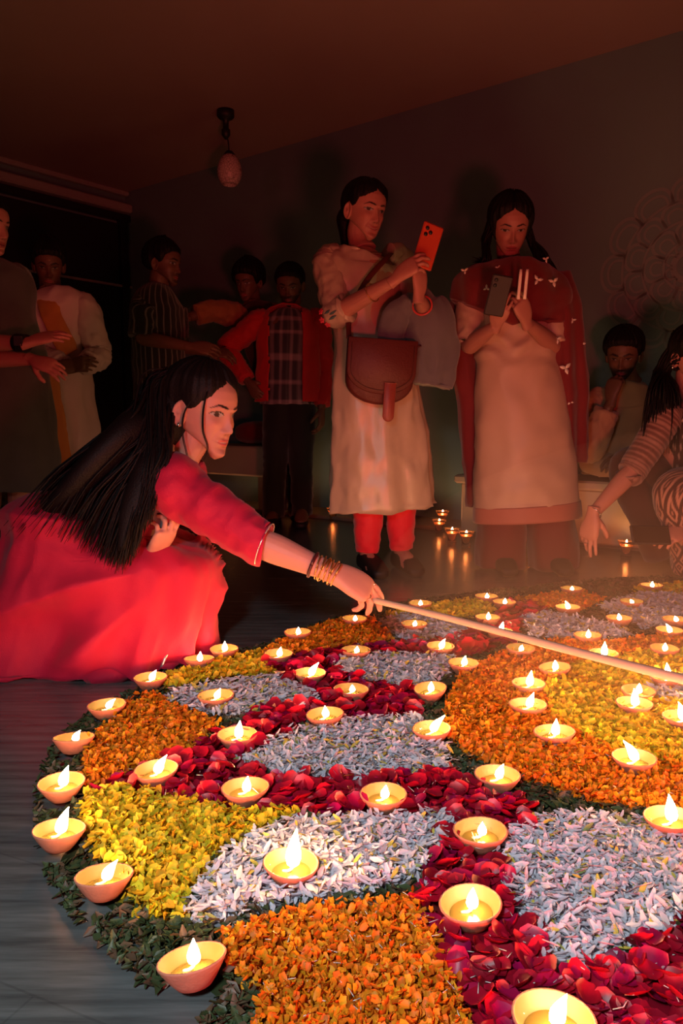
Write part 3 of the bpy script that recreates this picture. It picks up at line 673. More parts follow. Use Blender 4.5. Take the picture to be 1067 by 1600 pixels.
def hand(wr, d, n, side, curl=(.5, .5, .35), spread=.06, s=1.0, thumb=None, tcurl=.3, curls=None):
    """side +1 right hand, -1 left; d along the fingers, n out of the back of the hand"""
    d = nrm(d); n = np.asarray(n, float); n = nrm(n - (n @ d) * d); tdir = -np.cross(d, n) * side; wr = np.asarray(wr, float)
    at = lambda a, b, c: wr + s * (d * a + tdir * b + n * c)
    parts = [sweep([at(-.03, 0, 0), at(.0, 0, 0), at(.03, .003, .002), at(.062, .001, .002), at(.090, -.001, -.001), at(.098, -.002, -.004)], np.array([.024, .0245, .033, .039, .038, .030]) * s, np.array([.020, .0175, .0165, .0145, .0115, .007]) * s, hint=tdir, n=18, m=4, power=2.5)]
    base = [(.086, .0275), (.092, .0095), (.088, -.0090), (.079, -.0265)]; L = [.072, .080, .074, .058]; rad = [.0081, .0083, .0079, .0070]
    for i in range(4):
        c = curls[i] if curls else curl; p = at(base[i][0] - .018, base[i][1], 0); sp = spread * (1.5 - i)
        f0 = nrm(d + tdir * sp); pts = [p, at(*base[i], -.001)]; rr = [rad[i] * 1.05, rad[i] * 1.1]; a = 0; q = pts[-1]
        for k, fr in enumerate((.45, .30, .25)):
            a += c[k]; dr = f0 * math.cos(a) - n * math.sin(a)
            mid = q + dr * L[i] * s * fr * .5; q = q + dr * L[i] * s * fr; pts += [mid, q]; rr += [rad[i] * (.98 - .08 * k), rad[i] * (1.0 - .10 * k)]
        rr[-1] = rad[i] * .55
        parts.append(sweep(pts, np.array(rr) * s, hint=tdir, n=12, m=3))
    td = nrm(d * .62 + tdir * .62 - n * .42) if thumb is None else nrm(thumb)
    p0 = at(.018, .016, -.004); p1 = p0 + td * .034 * s; b = nrm(d * .75 - n * .5 - tdir * tcurl) if thumb is None else nrm(td + d * .25 - n * .25)
    p2 = p1 + nrm(td + b * .4) * .030 * s; p3 = p2 + nrm(td * .55 + b * .8) * .026 * s
    parts.append(sweep([p0, lerp(p0, p1, .5), p1, lerp(p1, p2, .5), p2, lerp(p2, p3, .6), p3], np.array([.014, .0135, .0115, .0098, .0098, .0088, .0052]) * s, hint=n, n=12, m=3))
    return join(parts)
def arm(sh, el, wr, s=1.0):
    sh, el, wr = map(np.asarray, (sh, el, wr))
    return sweep([sh, lerp(sh, el, .35), lerp(sh, el, .75), el, lerp(el, wr, .25), lerp(el, wr, .65), wr], np.array([.050, .046, .040, .037, .039, .031, .0235]) * s, np.array([.050, .046, .040, .036, .037, .029, .0185]) * s, hint=(.2, .3, 1), n=18, m=4)
def leg(hip, knee, ank, toe, s=1.0):
    hip, knee, ank, toe = map(np.asarray, (hip, knee, ank, toe))
    return join([sweep([hip, lerp(hip, knee, .5), knee, lerp(knee, ank, .3), lerp(knee, ank, .75), ank], np.array([.078, .07, .052, .054, .038, .034]) * s, hint=(0, .3, 1), n=16, m=3),
                 sweep([ank + nrm(ank - toe) * np.array((.05, .05, 0)) * s + (0, 0, .0), lerp(ank, toe, .35), lerp(ank, toe, .75), toe], np.array([.030, .038, .042, .02]) * s, np.array([.032, .034, .022, .012]) * s, hint=(1, .3, 0), n=14, m=3)])
M_skin = mat('skin', (.4, .2, .12), .5, attr='Col', spec=.4, sub=.12, bump=.05, bscale=300)
M_hair = mat('black_hair', (.006, .004, .004), .55, spec=.18, bump=.4, bscale=240)
def body(root, skin, coarse, fine, heads, vox=.009, vfine=.0028):
    """one skin mesh: trunk and legs, bare arms with hands, neck and head"""
    VV = []; FF = []; CC = []; n = 0
    def add(V, F, C):
        nonlocal n
        VV.append(V); CC.append(C); FF.extend([tuple(i + n for i in q) for q in F]); n += len(V)
    for sh, vx, sm in ((coarse, vox, 3), (fine, vfine, 4)):
        if sh:
            V, F = remesh(join(sh), vx, sm); add(V, F, np.tile(skin, (len(V), 1)))
    for T, kw in heads:
        V, F, C = head_mesh(skin, **kw); add(T(V), F, C)
    return obj('body', (np.concatenate(VV), FF), M_skin, root, colors=np.concatenate(CC))
def neck(T, base, r=.050):
    return sweep([np.asarray(base), lerp(base, T([[0, -.022, .02]])[0], .5), T([[0, -.020, .035]])[0], T([[0, -.015, .09]])[0]], [r * 1.25, r, r * .98, r * .9], hint=T.r, n=18, m=4)
def folds(k, amp0, amp1, seed=0, start=0.0, skew=0.0):
    """hanging folds that deepen towards the end of the sweep"""
    r = random.Random(seed); ks = [(k + r.choice((-1, 0, 1, 2)), r.uniform(0, 6.28), r.uniform(.5, 1)) for _ in range(4)]
    def mod(th, u):
        a = amp0 + (amp1 - amp0) * np.clip((u - start) / (1 - start + 1e-6), 0, 1) ** 1.2; v = 0
        for kk, ph, w in ks: v = v + w * np.sin(kk * th + ph + skew * u + .6 * np.sin(2.1 * th + ph))
        return 1 + a * v / 2.2
    return mod
def pj(zc):
    return lambda px, py, dz=0.0: W(px, py, zc + dz)
def py_(y0):
    """pixel + world depth -> point, so that a standing figure stands upright"""
    def f(px, py, dy=0.0):
        b = (800 - py) / FPX; return W(px, py, (y0 + dy) / (CP + b * SP))
    return f
def sleeve(pts, rx, seed=0, amp=.004, n=40, m=9, scale=26):
    return crumple(sweep(pts, rx, hint=(.2, .4, 1), n=n, m=m), amp, scale, seed, (1, 1, 1))
def cloth(name, color, rough=.75, sheen=.2, bump=.25, bscale=420, spec=.3, var=.06, attr=None):
    return mat(name, color, rough, bump=bump, bscale=bscale, sheen=sheen, spec=spec, var=var, vscale=14, attr=attr)
def seen_sole(px, py, z=0): return FL(px, py, z)
# ------------------------------------------------------------------ the crouching woman in red
SK1 = np.array((.43, .20, .155))
J = pj(2.0)
w1 = thing('person', 'woman in a red dress with long black hair crouching beside the flower carpet', 'person', (*FL(170, 1020)[:2], 0))
T1 = frame(J(316, 640, -.03), (.86, -.49, -.17), (.10, .0, 1), 1.02)
sR, eR, wR = J(262, 752, -.13), J(402, 846, -.20), J(516, 894, -.22)
sL, eL, wL = J(292, 742, .15), J(200, 850, .06), J(236, 866, -.09)
neck1 = J(280, 716, .0)
nH = np.array((.38, -.60, .70)); dH = nrm(J(574, 922, -.21) - wR)
h1 = hand(wR, dH, nH, 1, s=1.06, curls=[(.50, .22, .10), (.62, .26, .12), (.78, .45, .25), (.95, .75, .5)], thumb=(.80, .50, -.30), spread=.07)
h2 = hand(wL, (.55, -.30, .70), (.70, -.55, -.35), -1, s=.86, curls=[(.35, 1.0, .6), (.45, 1.05, .6), (.55, 1.1, .6), (.65, 1.15, .6)], spread=.10)
hipR, hipL = J(105, 905, -.03), J(110, 900, .16)
kR, kL = J(275, 915, -.02), J(285, 910, .14)
aR, aL = J(225, 1000, -.02), J(230, 1000, .14)
tR = FL(276, 1030, .025); tL = tR + np.array((.0, .24, .0))
aR[2] = aL[2] = .085
trunk = sweep([J(105, 905, .03), J(165, 835, .03), J(232, 775, .02), neck1 + (-.03, .0, -.01), neck1], [.16, .135, .15, .12, .06], [.11, .10, .10, .075, .055], hint=(.3, .95, 0), n=20, m=4)
body(w1, SK1, [trunk, leg(hipR, kR, aR, tR, .9), leg(hipL, kL, aL, tL, .9)], [arm(sR, eR, wR, .92), h1, arm(sL, eL, wL, .9), h2, neck(T1, neck1, .046)], [(T1, dict(lips=(.42, .09, .09), open_mouth=.6, smile=.7))], vfine=.0026)
M_red = cloth('red_cotton', (.37, .005, .038), .7, sheen=.08, bump=.2)
# bodice
bod = sweep([J(95, 900, .03), J(150, 845, .03), J(205, 795, .02), J(245, 760, .01), J(270, 738, .01), neck1 + (-.012, .0, -.004)], [.165, .142, .145, .155, .130, .072], [.115, .105, .104, .098, .082, .062], hint=(.35, .94, 0), n=56, m=8)
obj('bodice', crumple(bod, .006, 11, 2), M_red, w1)
# right sleeve, ending in a pale beaded hem above the elbow
cuff = lerp(eR, wR, .10)
slv = sweep([J(258, 745, -.06), sR + (.005, 0, .0), lerp(sR, eR, .35), lerp(sR, eR, .7), eR, cuff], [.060, .074, .066, .058, .053, .051], hint=(.2, .4, 1), n=48, m=12)
def sleeve_fold(VF, a, b, amp, k, seed):
    V, F = VF; N = normals(V, F); ax = nrm(b - a); t = (V - a) @ ax
    side = V @ np.array((.3, -.5, .8)); d = np.sin((t + .35 * side) * k + seed) * np.clip(np.sin((t + .1) * 9 + seed), .1, 1)
    return V + N * (amp * d)[:, None], F
obj('sleeve', crumple(sleeve_fold(slv, sR, eR, .0035, 62, .4), .005, 20, 5), M_red, w1)
obj('sandal_strap', sweep([tR + np.array((-.03, -.04, -.01)), tR + np.array((-.02, -.03, .018)), tR + np.array((-.015, .0, .026)), tR + np.array((-.015, .03, .015))], [.004] * 4, [.002] * 4, n=8, m=4), mat('silver_strap', (.6, .5, .5), .3, metal=.8), w1)
M_bead = mat('pale_beads', (.75, .6, .55), .25, metal=.6)
axc = nrm(wR - eR); q1 = nrm(np.cross(axc, (0, 0, 1))); q2 = np.cross(axc, q1); beads = []
hm = obj('sleeve_hem', sweep([cuff + (q1 * math.cos(a) + q2 * math.sin(a)) * .052 for a in np.linspace(0, 2 * math.pi, 29)], [.0016] * 29, hint=axc, n=6, m=1), M_bead, w1)
lslv = sweep([sL, lerp(sL, eL, .5), eL, lerp(eL, wL, .2)], [.062, .056, .05, .05], hint=(.2, .4, 1), n=32, m=8)
obj('sleeve', crumple(lslv, .004, 22, 8), M_red, w1)
# skirt: horizontal outlines lofted from the floor over the bent knees up to the waist
def skirt_loft(levels, n=150, sub=14):
    S = smoothpath([(l[0], l[1], l[2]) for l in levels], sub, [l[3] for l in levels], [l[4] for l in levels], [l[5] for l in levels], [l[6] for l in levels])
    th = np.linspace(0, 2 * np.pi, n, endpoint=False); V = []; K = len(S)
    for i, (cx, cy, z, rx, ry, pw, fa) in enumerate(S):
        c, s = np.cos(th), np.sin(th); e = 2 / pw
        g = 1 + fa * (1.5 * (np.abs(np.sin(4.5 * th + .8 + 2.2 * z + .5 * np.sin(2 * th))) - .55) + .55 * np.sin(9 * th + 1.1 + z * 5 + .7 * np.sin(3 * th)) + .35 * np.sin(17 * th + 2.0 - z * 7) + .4 * np.sin(5 * th + .4 + 6 * z))
        x = cx + rx * np.sign(c) * np.abs(c) ** e * g; y = cy + ry * np.sign(s) * np.abs(s) ** e * g
        V.append(np.stack([x, y, np.full(n, z)], -1))
    V = np.concatenate(V); F = [(i * n + j, i * n + (j + 1) % n, (i + 1) * n + (j + 1) % n, (i + 1) * n + j) for i in range(K - 1) for j in range(n)]
    V = np.vstack([V, [S[0][:3]], [S[-1][:3]]])
    for j in range(n): F.append((K * n, (j + 1) % n, j)); F.append((K * n + 1, (K - 1) * n + j, (K - 1) * n + (j + 1) % n))
    return V, F
lv = [  # cx, cy, z, rx, ry, outline power, fold depth
 (-.675, 2.02, .004, .300, .235, 2.6, .085), (-.670, 2.02, .05, .298, .225, 2.6, .075), (-.650, 2.02, .13, .305, .215, 2.6, .055), (-.630, 2.01, .21, .300, .212, 2.6, .030),
 (-.622, 2.01, .265, .288, .208, 2.6, .012), (-.645, 2.01, .305, .250, .200, 2.5, .010), (-.690, 2.02, .340, .195, .185, 2.3, .010), (-.725, 2.02, .385, .150, .165, 2.1, .008), (-.72, 2.02, .43, .115, .14, 2, .004), (-.69, 2.02, .47, .07, .10, 2, .0)]
sk = skirt_loft(lv)
V, F = crumple(sk, .012, 5.5, 3, (1, 1, .35)); V, F = crumple((V, F), .0045, 15, 6, (1, 1, .5))
N_ = normals(V, F); kn = np.array((-.36, 1.86, .27)); dv = V - kn; ang = np.arctan2(dv[:, 2], -dv[:, 0]); dist = np.linalg.norm(dv, axis=1)
V = V + N_ * (.019 * (1 - 2 * np.abs(np.sin(ang * 6.5 + 3 * dist))) * np.clip((dist - .13) / .15, 0, 1) * np.clip((.75 - dist) / .3, 0, 1))[:, None]   # drapery radiating from the knee; V[:, 2] = np.maximum(V[:, 2], .002)
obj('skirt', (V, F), M_red, w1)
# hair: cap and long loose locks falling over the back
cap1 = hair_cap(T1, front=.184, temple=.144, side=.130, nape=.045, thick=.013, part=1, crown=.006, ramp=1.7)
paths = []
for i in range(950):
    v = random.random() ** .8; a = random.random()
    st = T1([[random.uniform(-.05, .062), random.uniform(-.098, -.055), random.uniform(.085, .205)]])[0]
    end = np.array([(12, 828), (45, 836), (90, 838), (132, 850), (165, 880), (190, 890), (215, 830), (236, 790)]); k = v * (len(end) - 1); e = end[int(k)] * (1 - k % 1) + end[min(int(k) + 1, 7)] * (k % 1)
    near = np.clip(v * 1.15, 0, 1); dz = random.uniform(-.15, .12) * (1 - near) - near * .185 + random.uniform(-.02, .02)
    mid = np.array([(205, 660), (206, 672), (212, 690), (222, 705), (232, 712), (238, 716), (246, 716), (254, 714)]); mm = mid[int(k)] * (1 - k % 1) + mid[min(int(k) + 1, 7)] * (k % 1)
    mm = mm + np.array((random.uniform(-16, 16), random.uniform(-14, 14))); e = e + np.array((random.uniform(-14, 14), random.uniform(-12, 10)))
    m1 = J(*mm, dz * .8 - .02); m2 = J(*(mm * .45 + e * .55 + np.array((-8 * (1 - near), -14 + 10 * near))), dz); e3 = J(*e, dz + random.uniform(-.02, .02))
    s2 = lerp(st, m1, .35) + T1.f * -.03 + np.array((0, 0, .03))
    paths.append([st, s2, m1, m2, e3])
mass = sweep([T1([[0, -.05, .13]])[0], J(250, 668, .0), J(205, 712, -.02), J(150, 765, -.02), J(95, 806, .0), J(35, 828, .02)], [.07, .12, .165, .16, .11, .03], [.075, .078, .066, .056, .036, .010], hint=(.3, .95, 0), n=36, m=6)
mass2 = sweep([T1([[.02, -.06, .10]])[0], T1([[.05, -.085, .06]])[0], J(238, 715, -.14), J(226, 745, -.165), J(205, 800, -.18), J(188, 862, -.185)], [.05, .045, .04, .036, .028, .008], [.05, .035, .03, .026, .018, .006], hint=(.8, .1, .5), n=20, m=6)
side = [[T1([[.060, .055, .165]])[0], T1([[.073, .062, .12]])[0], T1([[.068, .066, .07]])[0], T1([[.05, .073, .03]])[0], T1([[.045, .06, -.01]])[0]],
        [T1([[.07, .025, .15]])[0], T1([[.082, .012, .10]])[0], T1([[.082, .018, .05]])[0], T1([[.075, .035, .0]])[0], T1([[.085, .05, -.045]])[0]]]
obj('hair', join([cap1, mass, mass2, locks(paths, .0052), locks(side, .0022), locks([[p + np.array((.003, -.002, .001)) for p in q] for q in side], .0018)]), M_hair, w1)
M_silver = mat('silver', (.8, .78, .75), .2, metal=1); M_gold = mat('gold', (.75, .42, .14), .28, metal=1)
ec = T1([[.0715, -.002, .078]])[0]
obj('earring', sweep([ec + T1.r * .006, ec + T1.r * .007 - T1.u * .006, ec + T1.r * .007 - T1.u * .012], [.002, .0035, .001], n=8, m=3), M_silver, w1)
# bangles: six thin gold rings and one dark band
def ring_at(c, ax, r, tr, flat=1.0, nn=33):
    a = nrm(np.cross(ax, (0.1, 0.2, 1))); b = np.cross(nrm(ax), a)
    return sweep([c + (a * math.cos(t) + b * math.sin(t) * flat) * r for t in np.linspace(0, 2 * math.pi, nn)], [tr] * nn, hint=ax, n=6, m=1)
ax = nrm(wR - eR)
for k in range(7):
    c = wR - ax * (.030 - .0075 * k) + np.array((0, 0, .001 * (k % 2))); tilt = nrm(ax + np.array((0, .10 * math.sin(k * 2.1), .12 * math.cos(k * 1.7))))
    obj('bangle', ring_at(c, tilt, .0275 + .0012 * (k % 3), .0019), M_gold, w1)
obj('bangle', ring_at(wR - ax * .044, ax, .0285, .0040), mat('dark_bangle', (.05, .01, .012), .3), w1)
def finger_ring(p, ax_, r): return ring_at(p, ax_, r, .0012, nn=21)
nn_ = nrm(nH - (nH @ dH) * dH); td = -np.cross(dH, nn_)
for b_, cu in (((.086, .0275), .50), ((.088, -.009), .78)):
    f0 = dH * math.cos(cu) - nn_ * math.sin(cu); p = wR + 1.06 * (dH * b_[0] + td * b_[1]) + f0 * .016
    obj('finger_ring', finger_ring(p, f0, .0088), M_silver, w1)
# a small dark phone in the resting hand, and the long taper
ph = thing('phone', 'grey phone held against the chest of the crouching woman', 'phone', J(252, 818, -.12))
pf = np.array([nrm((.6, -.5, .2)), nrm((.5, .75, .1)), nrm((-.2, .1, .95))])
pcs = obj('case', box(J(250, 812, -.10), (.05, .009, .085), pf, .003), mat('grey_case', (.22, .21, .23), .35), ph, smooth=False)
obj('lens', lathe([(0, 0), (.006, 0), (.006, .002), (0, .002)], 12, J(249, 803, -.107)), M_black, pcs)
tp0, tp1 = J(568, 934, -.165), W(1152, 1083, 1.28)
tp = thing('taper_candle', 'long pale wax taper held over the diyas by the crouching woman', 'candle', tp0)
M_taper = mat('pale_wax', (.50, .36, .25), .45, sub=.1, var=.08, vscale=20)
obj('stick', sweep([tp0, lerp(tp0, tp1, .3) + (0, 0, .003), lerp(tp0, tp1, .65), lerp(tp0, tp1, .97), tp1], [.0072, .0076, .0082, .0085, .004], n=14, m=6), M_taper, tp)
obj('wick', sweep([tp1, tp1 + np.array((.006, -.002, .004)), tp1 + np.array((.010, -.003, .012))], [.0014, .0013, .0008], n=6, m=2), M_wick, tp)
# ------------------------------------------------------------------ standing woman with the orange phone
M_shoe = mat('dark_shoe', (.008, .006, .006), .6)
def shoes(root, ank_list, fwd, m=M_shoe, s=1.0):
    for a in ank_list:
        a = np.asarray(a, float); f = nrm((fwd[0], fwd[1], 0)); g = np.array((a[0], a[1], 0))
        obj('shoe', sweep([g - f * .065 + (0, 0, .035), g + (0, 0, .045), g + f * .09 + (0, 0, .036), g + f * .165 + (0, 0, .022), g + f * .185 + (0, 0, .018)], np.array([.028, .036, .043, .036, .015]) * s, np.array([.033, .044, .034, .020, .012]) * s, hint=np.cross(f, (0, 0, 1)), n=20, m=4, power=2.4), m, root)
SK2 = np.array((.40, .165, .125))
J = py_(3.15); g2 = FL(595, 898)
w2 = thing('person', 'smiling woman in a champagne silk kurta and red leggings taking a photo with a phone', 'person', (*g2[:2], 0))
T2 = frame(J(570, 328, 0), (.52, -.80, -.20), (.06, 0, 1), 1.0)
nb = J(566, 392, .02)
sR, eR, wR = J(513, 410, -.03), J(527, 489, -.14), J(618, 436, -.34); sL, eL, wL = J(624, 408, .06), J(668, 500, -.02), J(654, 462, -.30)
hr = hand(wR, J(650, 410, -.37) - wR, (-.35, -.80, .35), 1, s=.92, curls=[(.35, .5, .3), (.45, .6, .3), (.55, .7, .4), (.65, .8, .4)])
hl = hand(wL, (.02, -.05, 1), (.65, -.75, -.1), -1, s=.92, curls=[(.5, .6, .4)] * 4)
legs2 = [(J(575, 560, 0), J(575, 720, 0), J(574, 868), -.06), (J(612, 560, .02), J(622, 720, .04), J(628, 864, .04), 0)]
trunk = sweep([J(590, 575, 0), J(583, 505, 0), J(568, 430, 0), nb], [.155, .125, .15, .055], [.11, .095, .095, .05], hint=(.94, .3, 0), n=20, m=5)
body(w2, SK2, [trunk] + [leg(a, b, c, c + np.array((.04, -.16, -.05)), .95) for a, b, c, _ in legs2], [arm(sR, eR, wR, .92), hr, arm(sL, eL, wL, .9), hl, neck(T2, nb, .047)], [(T2, dict(smile=1.0, lips=(.34, .07, .07), open_mouth=.5, down=.35))])
M_silk = cloth('champagne_silk', (.42, .31, .23), .30, sheen=.05, bump=.12, spec=.6)
fm = folds(8, .008, .13, 4, .25)
kv = sweep([J(566, 397, -.005), J(565, 401, -.005), J(563, 414, .0), J(564, 440, 0), J(572, 500, 0), J(584, 560, 0), J(590, 640, 0), J(594, 720, 0), J(597, 796, 0)], [.078, .112, .158, .160, .150, .170, .186, .203, .222], [.068, .082, .095, .105, .100, .118, .13, .14, .15], hint=(.95, .3, 0), n=110, m=10, mod=fm)
obj('kurta', crumple(crumple(kv, .010, 7, 12, (1, 1, .5)), .004, 19, 2, (1, 1, .7)), M_silk, w2)
obj('neckline', ring_at(J(566, 397, -.005), (.02, -.12, 1), .076, .0045, .9), mat('brown_piping', (.12, .05, .03), .6), w2)
obj('sleeve', sleeve([J(530, 400, 0), sR, lerp(sR, eR, .4), lerp(sR, eR, .85), eR, lerp(eR, wR, .18)], [.050, .062, .060, .057, .058, .056], 3, .006), M_silk, w2)
obj('sleeve', sleeve([J(605, 400, .03), sL, lerp(sL, eL, .5), eL, lerp(eL, wL, .3)], [.050, .060, .056, .052, .05], 6, .005), M_silk, w2)
# painted flowers and leaves on the right sleeve cuff
M_pink = mat('pink_embroidery', (.55, .03, .06), .7); M_teal = mat('teal_embroidery', (.06, .12, .14), .7)
cb = lerp(eR, wR, .02); axs = nrm(wR - eR); per = nrm(np.cross(axs, (0, 0, 1)));
for k, (du, dv, mm) in enumerate(((-.035, .028, 0), (-.042, -.004, 0), (-.030, -.030, 0), (0, .012, 1), (.008, -.016, 1), (.02, .0, 1))):
    out = nrm(np.array((-.25, -1, -.1))); out = nrm(out - (out @ axs) * axs); upv = np.cross(out, axs); upv = upv * np.sign(upv[2]); r_ = .0595
    ang = dv / r_; p = cb + axs * du + (out * math.cos(ang) + upv * math.sin(ang)) * r_; q = out * math.cos(ang) + upv * math.sin(ang)
    if mm == 0:
        for a in range(5):
            dr = axs * math.cos(a * 1.257) + np.cross(q, axs) * math.sin(a * 1.257)
            obj('embroidered_petal', sweep([p, p + dr * .007, p + dr * .013], [.003, .0058, .002], [.002, .0025, .001], hint=np.cross(q, dr), n=8, m=2), M_pink, w2)
    else: obj('embroidered_leaf', sweep([p - axs * .02, p, p + axs * .022], [.001, .0055, .001], [.001, .0025, .001], hint=np.cross(q, axs), n=8, m=3), M_teal, w2)
M_legr = cloth('red_leggings', (.60, .015, .03), .6)
for a, b, c, _ in legs2:
    obj('legging', crumple(sweep([lerp(a, b, .6), b, lerp(b, c, .45), lerp(b, c, .8), lerp(b, c, .96)], [.085, .075, .066, .054, .046], hint=(1, .2, 0), n=32, m=8), .006, 16, 5, (1, 1, 1.6)), M_legr, w2)
shoes(w2, [c for _, _, c, _ in legs2], (.3, -1))
cap2 = hair_cap(T2, front=.178, temple=.156, side=.132, nape=.035, thick=.012, part=1, ramp=2.2)
pony = sweep([T2([[0, -.10, .11]])[0], T2([[0, -.135, .085]])[0], T2([[-.01, -.13, .03]])[0], T2([[-.02, -.12, -.06]])[0]], [.03, .036, .028, .012], n=16, m=5)
obj('hair', join([cap2, pony]), M_hair, w2)
obj('bracelet', ring_at(lerp(eR, wR, .62), axs, .034, .002), M_gold, w2)
obj('bangle', ring_at(lerp(eL, wL, .62), nrm(wL - eL), .036, .004), mat('red_bangle', (.5, .05, .04), .3), w2)
# phone
pc2 = J(668, 385, -.30); pu = nrm((.30, .05, 1)); pr = nrm(np.array((1, .30, -.28))); pn = np.cross(pr, pu); pr = np.cross(pu, pn)
p2 = thing('phone', 'orange cased phone with two camera lenses held up by the smiling woman', 'phone', pc2)
pcs = obj('case', box(pc2, (.078, .010, .158), np.array([pr, pn, pu]), .004), mat('orange_case', (.50, .06, .025), .45), p2, smooth=False)
bk = -pn if (-pn)[1] < 0 else pn
for a, b in ((-.022, .058), (-.022, .036), (-.006, .047)):
    c_ = pc2 + pr * a + pu * b + bk * .0055; obj('lens', sweep([c_, c_ + bk * .003], [.0075, .0065], n=16, m=1), M_black, pcs)
# saddle bag
M_leather = mat('brown_leather', (.085, .011, .009), .55, bump=.3, bscale=160, var=.12, spec=.5)
bgc = J(593, 580, -.20)
bag = thing('handbag', 'brown leather saddle bag with a rounded flap hanging across the champagne kurta', 'handbag', bgc)
def plate(outline, c, ax, az, an, th, bev=.004):
    o = np.asarray(outline, float); n = len(o); cen = o.mean(0); rings = []
    for off, sc in ((-th / 2, -bev), (-th / 2 + bev, 0), (th / 2 - bev, 0), (th / 2, -bev)):
        d = o - cen; L = np.linalg.norm(d, axis=1)[:, None]; q = cen + d * (1 + sc / L); rings.append(np.asarray(c) + q[:, :1] * ax + q[:, 1:] * az + an * off)
    V = np.concatenate(rings); F = [(r * n + i, r * n + (i + 1) % n, (r + 1) * n + (i + 1) % n, (r + 1) * n + i) for r in range(3) for i in range(n)]
    F += [tuple(range(n))[::-1], tuple(range(3 * n, 4 * n))]; return V, F
def ushape(w, top, bot, rnd, n=20, lean=0):
    p = [(-w / 2, top), ]
    for t in np.linspace(math.pi, 2 * math.pi, n): p.append((w / 2 * math.cos(t) * 1.0, bot + rnd + rnd * math.sin(t)))
    p.append((w / 2, top)); return p[::-1]
ba, bz, bn = nrm((1, .12, -.06)), nrm((.06, -.05, 1)), None; bn = np.cross(ba, bz); bn = bn if bn[1] < 0 else -bn
obj('pouch', plate(ushape(.255, .115, -.125, .09), bgc, ba, bz, bn, .07, .012), M_leather, bag)
fl_ = obj('flap', plate(ushape(.262, .118, -.085, .085), bgc + bn * .042, ba, bz, bn, .012), M_leather, bag)
obj('stitching', sweep([bgc + bn * .0495 + ba * x + bz * y for x, y in ushape(.235, .10, -.070, .075)], [.0012] * 22, hint=bn, n=5, m=1), mat('dark_thread', (.05, .012, .01), .8), fl_)
obj('tongue', plate(ushape(.044, -.040, -.185, .022), bgc + bn * .054 + ba * .035, ba, bz, bn, .008), mat('red_leather', (.20, .034, .024), .42, bump=.2, bscale=160), bag)
st0, st1 = bgc + ba * -.125 + bz * .11, bgc + ba * .125 + bz * .11
obj('strap', sweep([st0, J(547, 490, -.165), J(572, 440, -.16), J(603, 404, -.10), J(612, 397, .02), J(610, 420, .14), J(640, 520, .13), st1 + np.array((.03, .06, 0)), st1], [.011] * 9, [.0025] * 9, hints=[(.7, 0, -.7), (.8, 0, -.5), (.8, 0, -.5), (.8, -.2, -.4), (1, 0, 0), (1, 0, 0), (1, 0, 0), (.3, 1, 0), (.3, 1, 0)], n=8, m=5), M_leather, bag)
# grey jacket carried over the left forearm
M_gj = cloth('grey_wool', (.115, .098, .110), .9, sheen=.3)
jk = thing('jacket', 'folded grey jacket draped over the forearm of the smiling woman', 'jacket', J(668, 560, -.08))
jv = sweep([J(652, 456, -.12), J(655, 476, -.12), J(668, 500, -.11), J(675, 540, -.09), J(672, 575, -.08), J(668, 602, -.08)], [.045, .085, .105, .112, .108, .102], [.035, .06, .075, .07, .062, .055], hint=(.96, .25, 0), n=80, m=9, mod=folds(5, .05, .16, 9))
obj('drape', crumple(jv, .008, 14, 3, (1, 1, .5)), M_gj, jk)
jv2 = sweep([J(640, 470, -.17), J(622, 490, -.17), J(612, 525, -.16), J(625, 560, -.15), J(642, 585, -.13)], [.03, .048, .05, .045, .03], [.025, .03, .03, .028, .02], hint=(.8, 0, .5), n=40, m=8, mod=folds(3, .08, .2, 2))
obj('hanging_sleeve', crumple(jv2, .006, 18, 5), M_gj, jk)

# ------------------------------------------------------------------ standing woman in the maroon dupatta
J = py_(3.20); g3 = FL(822, 893)
w3 = thing('person', 'woman with open black hair, cream kurta and maroon dupatta looking at a dark phone', 'person', (*g3[:2], 0))
T3 = frame(J(797, 352, 0), (-.02, -.90, -.44), (0, 0, 1), 1.0)
nb = J(800, 428, .02)
sR, eR, wR = J(738, 452, 0), J(733, 540, -.05), J(775, 508, -.24); sL, eL, wL = J(866, 452, 0), J(866, 540, -.04), J(822, 503, -.24)
hr = hand(wR, J(783, 482, -.30) - wR, (-.35, -.85, -.2), 1, s=.92, curls=[(.3, .6, .4)] * 4)
hl = hand(wL, J(812, 470, -.29) - wL, (.3, -.85, -.1), -1, s=.92, curls=[(.6, .8, .5), (.7, .8, .5), (.8, .9, .5), (.8, .9, .5)])
legs3 = [(J(788, 590, 0), J(788, 730, 0), J(783, 868)), (J(845, 590, 0), J(852, 730, 0), J(866, 868))]
trunk = sweep([J(812, 600, 0), J(808, 530, 0), J(802, 465, 0), nb], [.16, .13, .15, .055], [.11, .095, .095, .05], hint=(1, 0, 0), n=20, m=5)
body(w3, SK2 * .9, [trunk] + [leg(a, b, c, c + np.array((0, -.16, -.05)), .95) for a, b, c in legs3], [arm(sR, eR, wR, .92), hr, arm(sL, eL, wL, .92), hl, neck(T3, nb, .047)], [(T3, dict(smile=.15, lips=(.32, .06, .06), down=.55))])
M_cream = cloth('cream_silk', (.42, .255, .19), .48, sheen=.05, bump=.12, spec=.45)
kv = sweep([nb + (0, 0, -.01), J(800, 440, 0), J(802, 470, 0), J(804, 520, 0), J(810, 580, 0), J(815, 650, 0), J(820, 730, 0), J(823, 790, 0)], [.07, .150, .158, .158, .178, .195, .214, .224], [.06, .09, .105, .108, .118, .13, .138, .145], hint=(1, 0, 0), n=110, m=10, mod=folds(6, .004, .022, 21, .3))
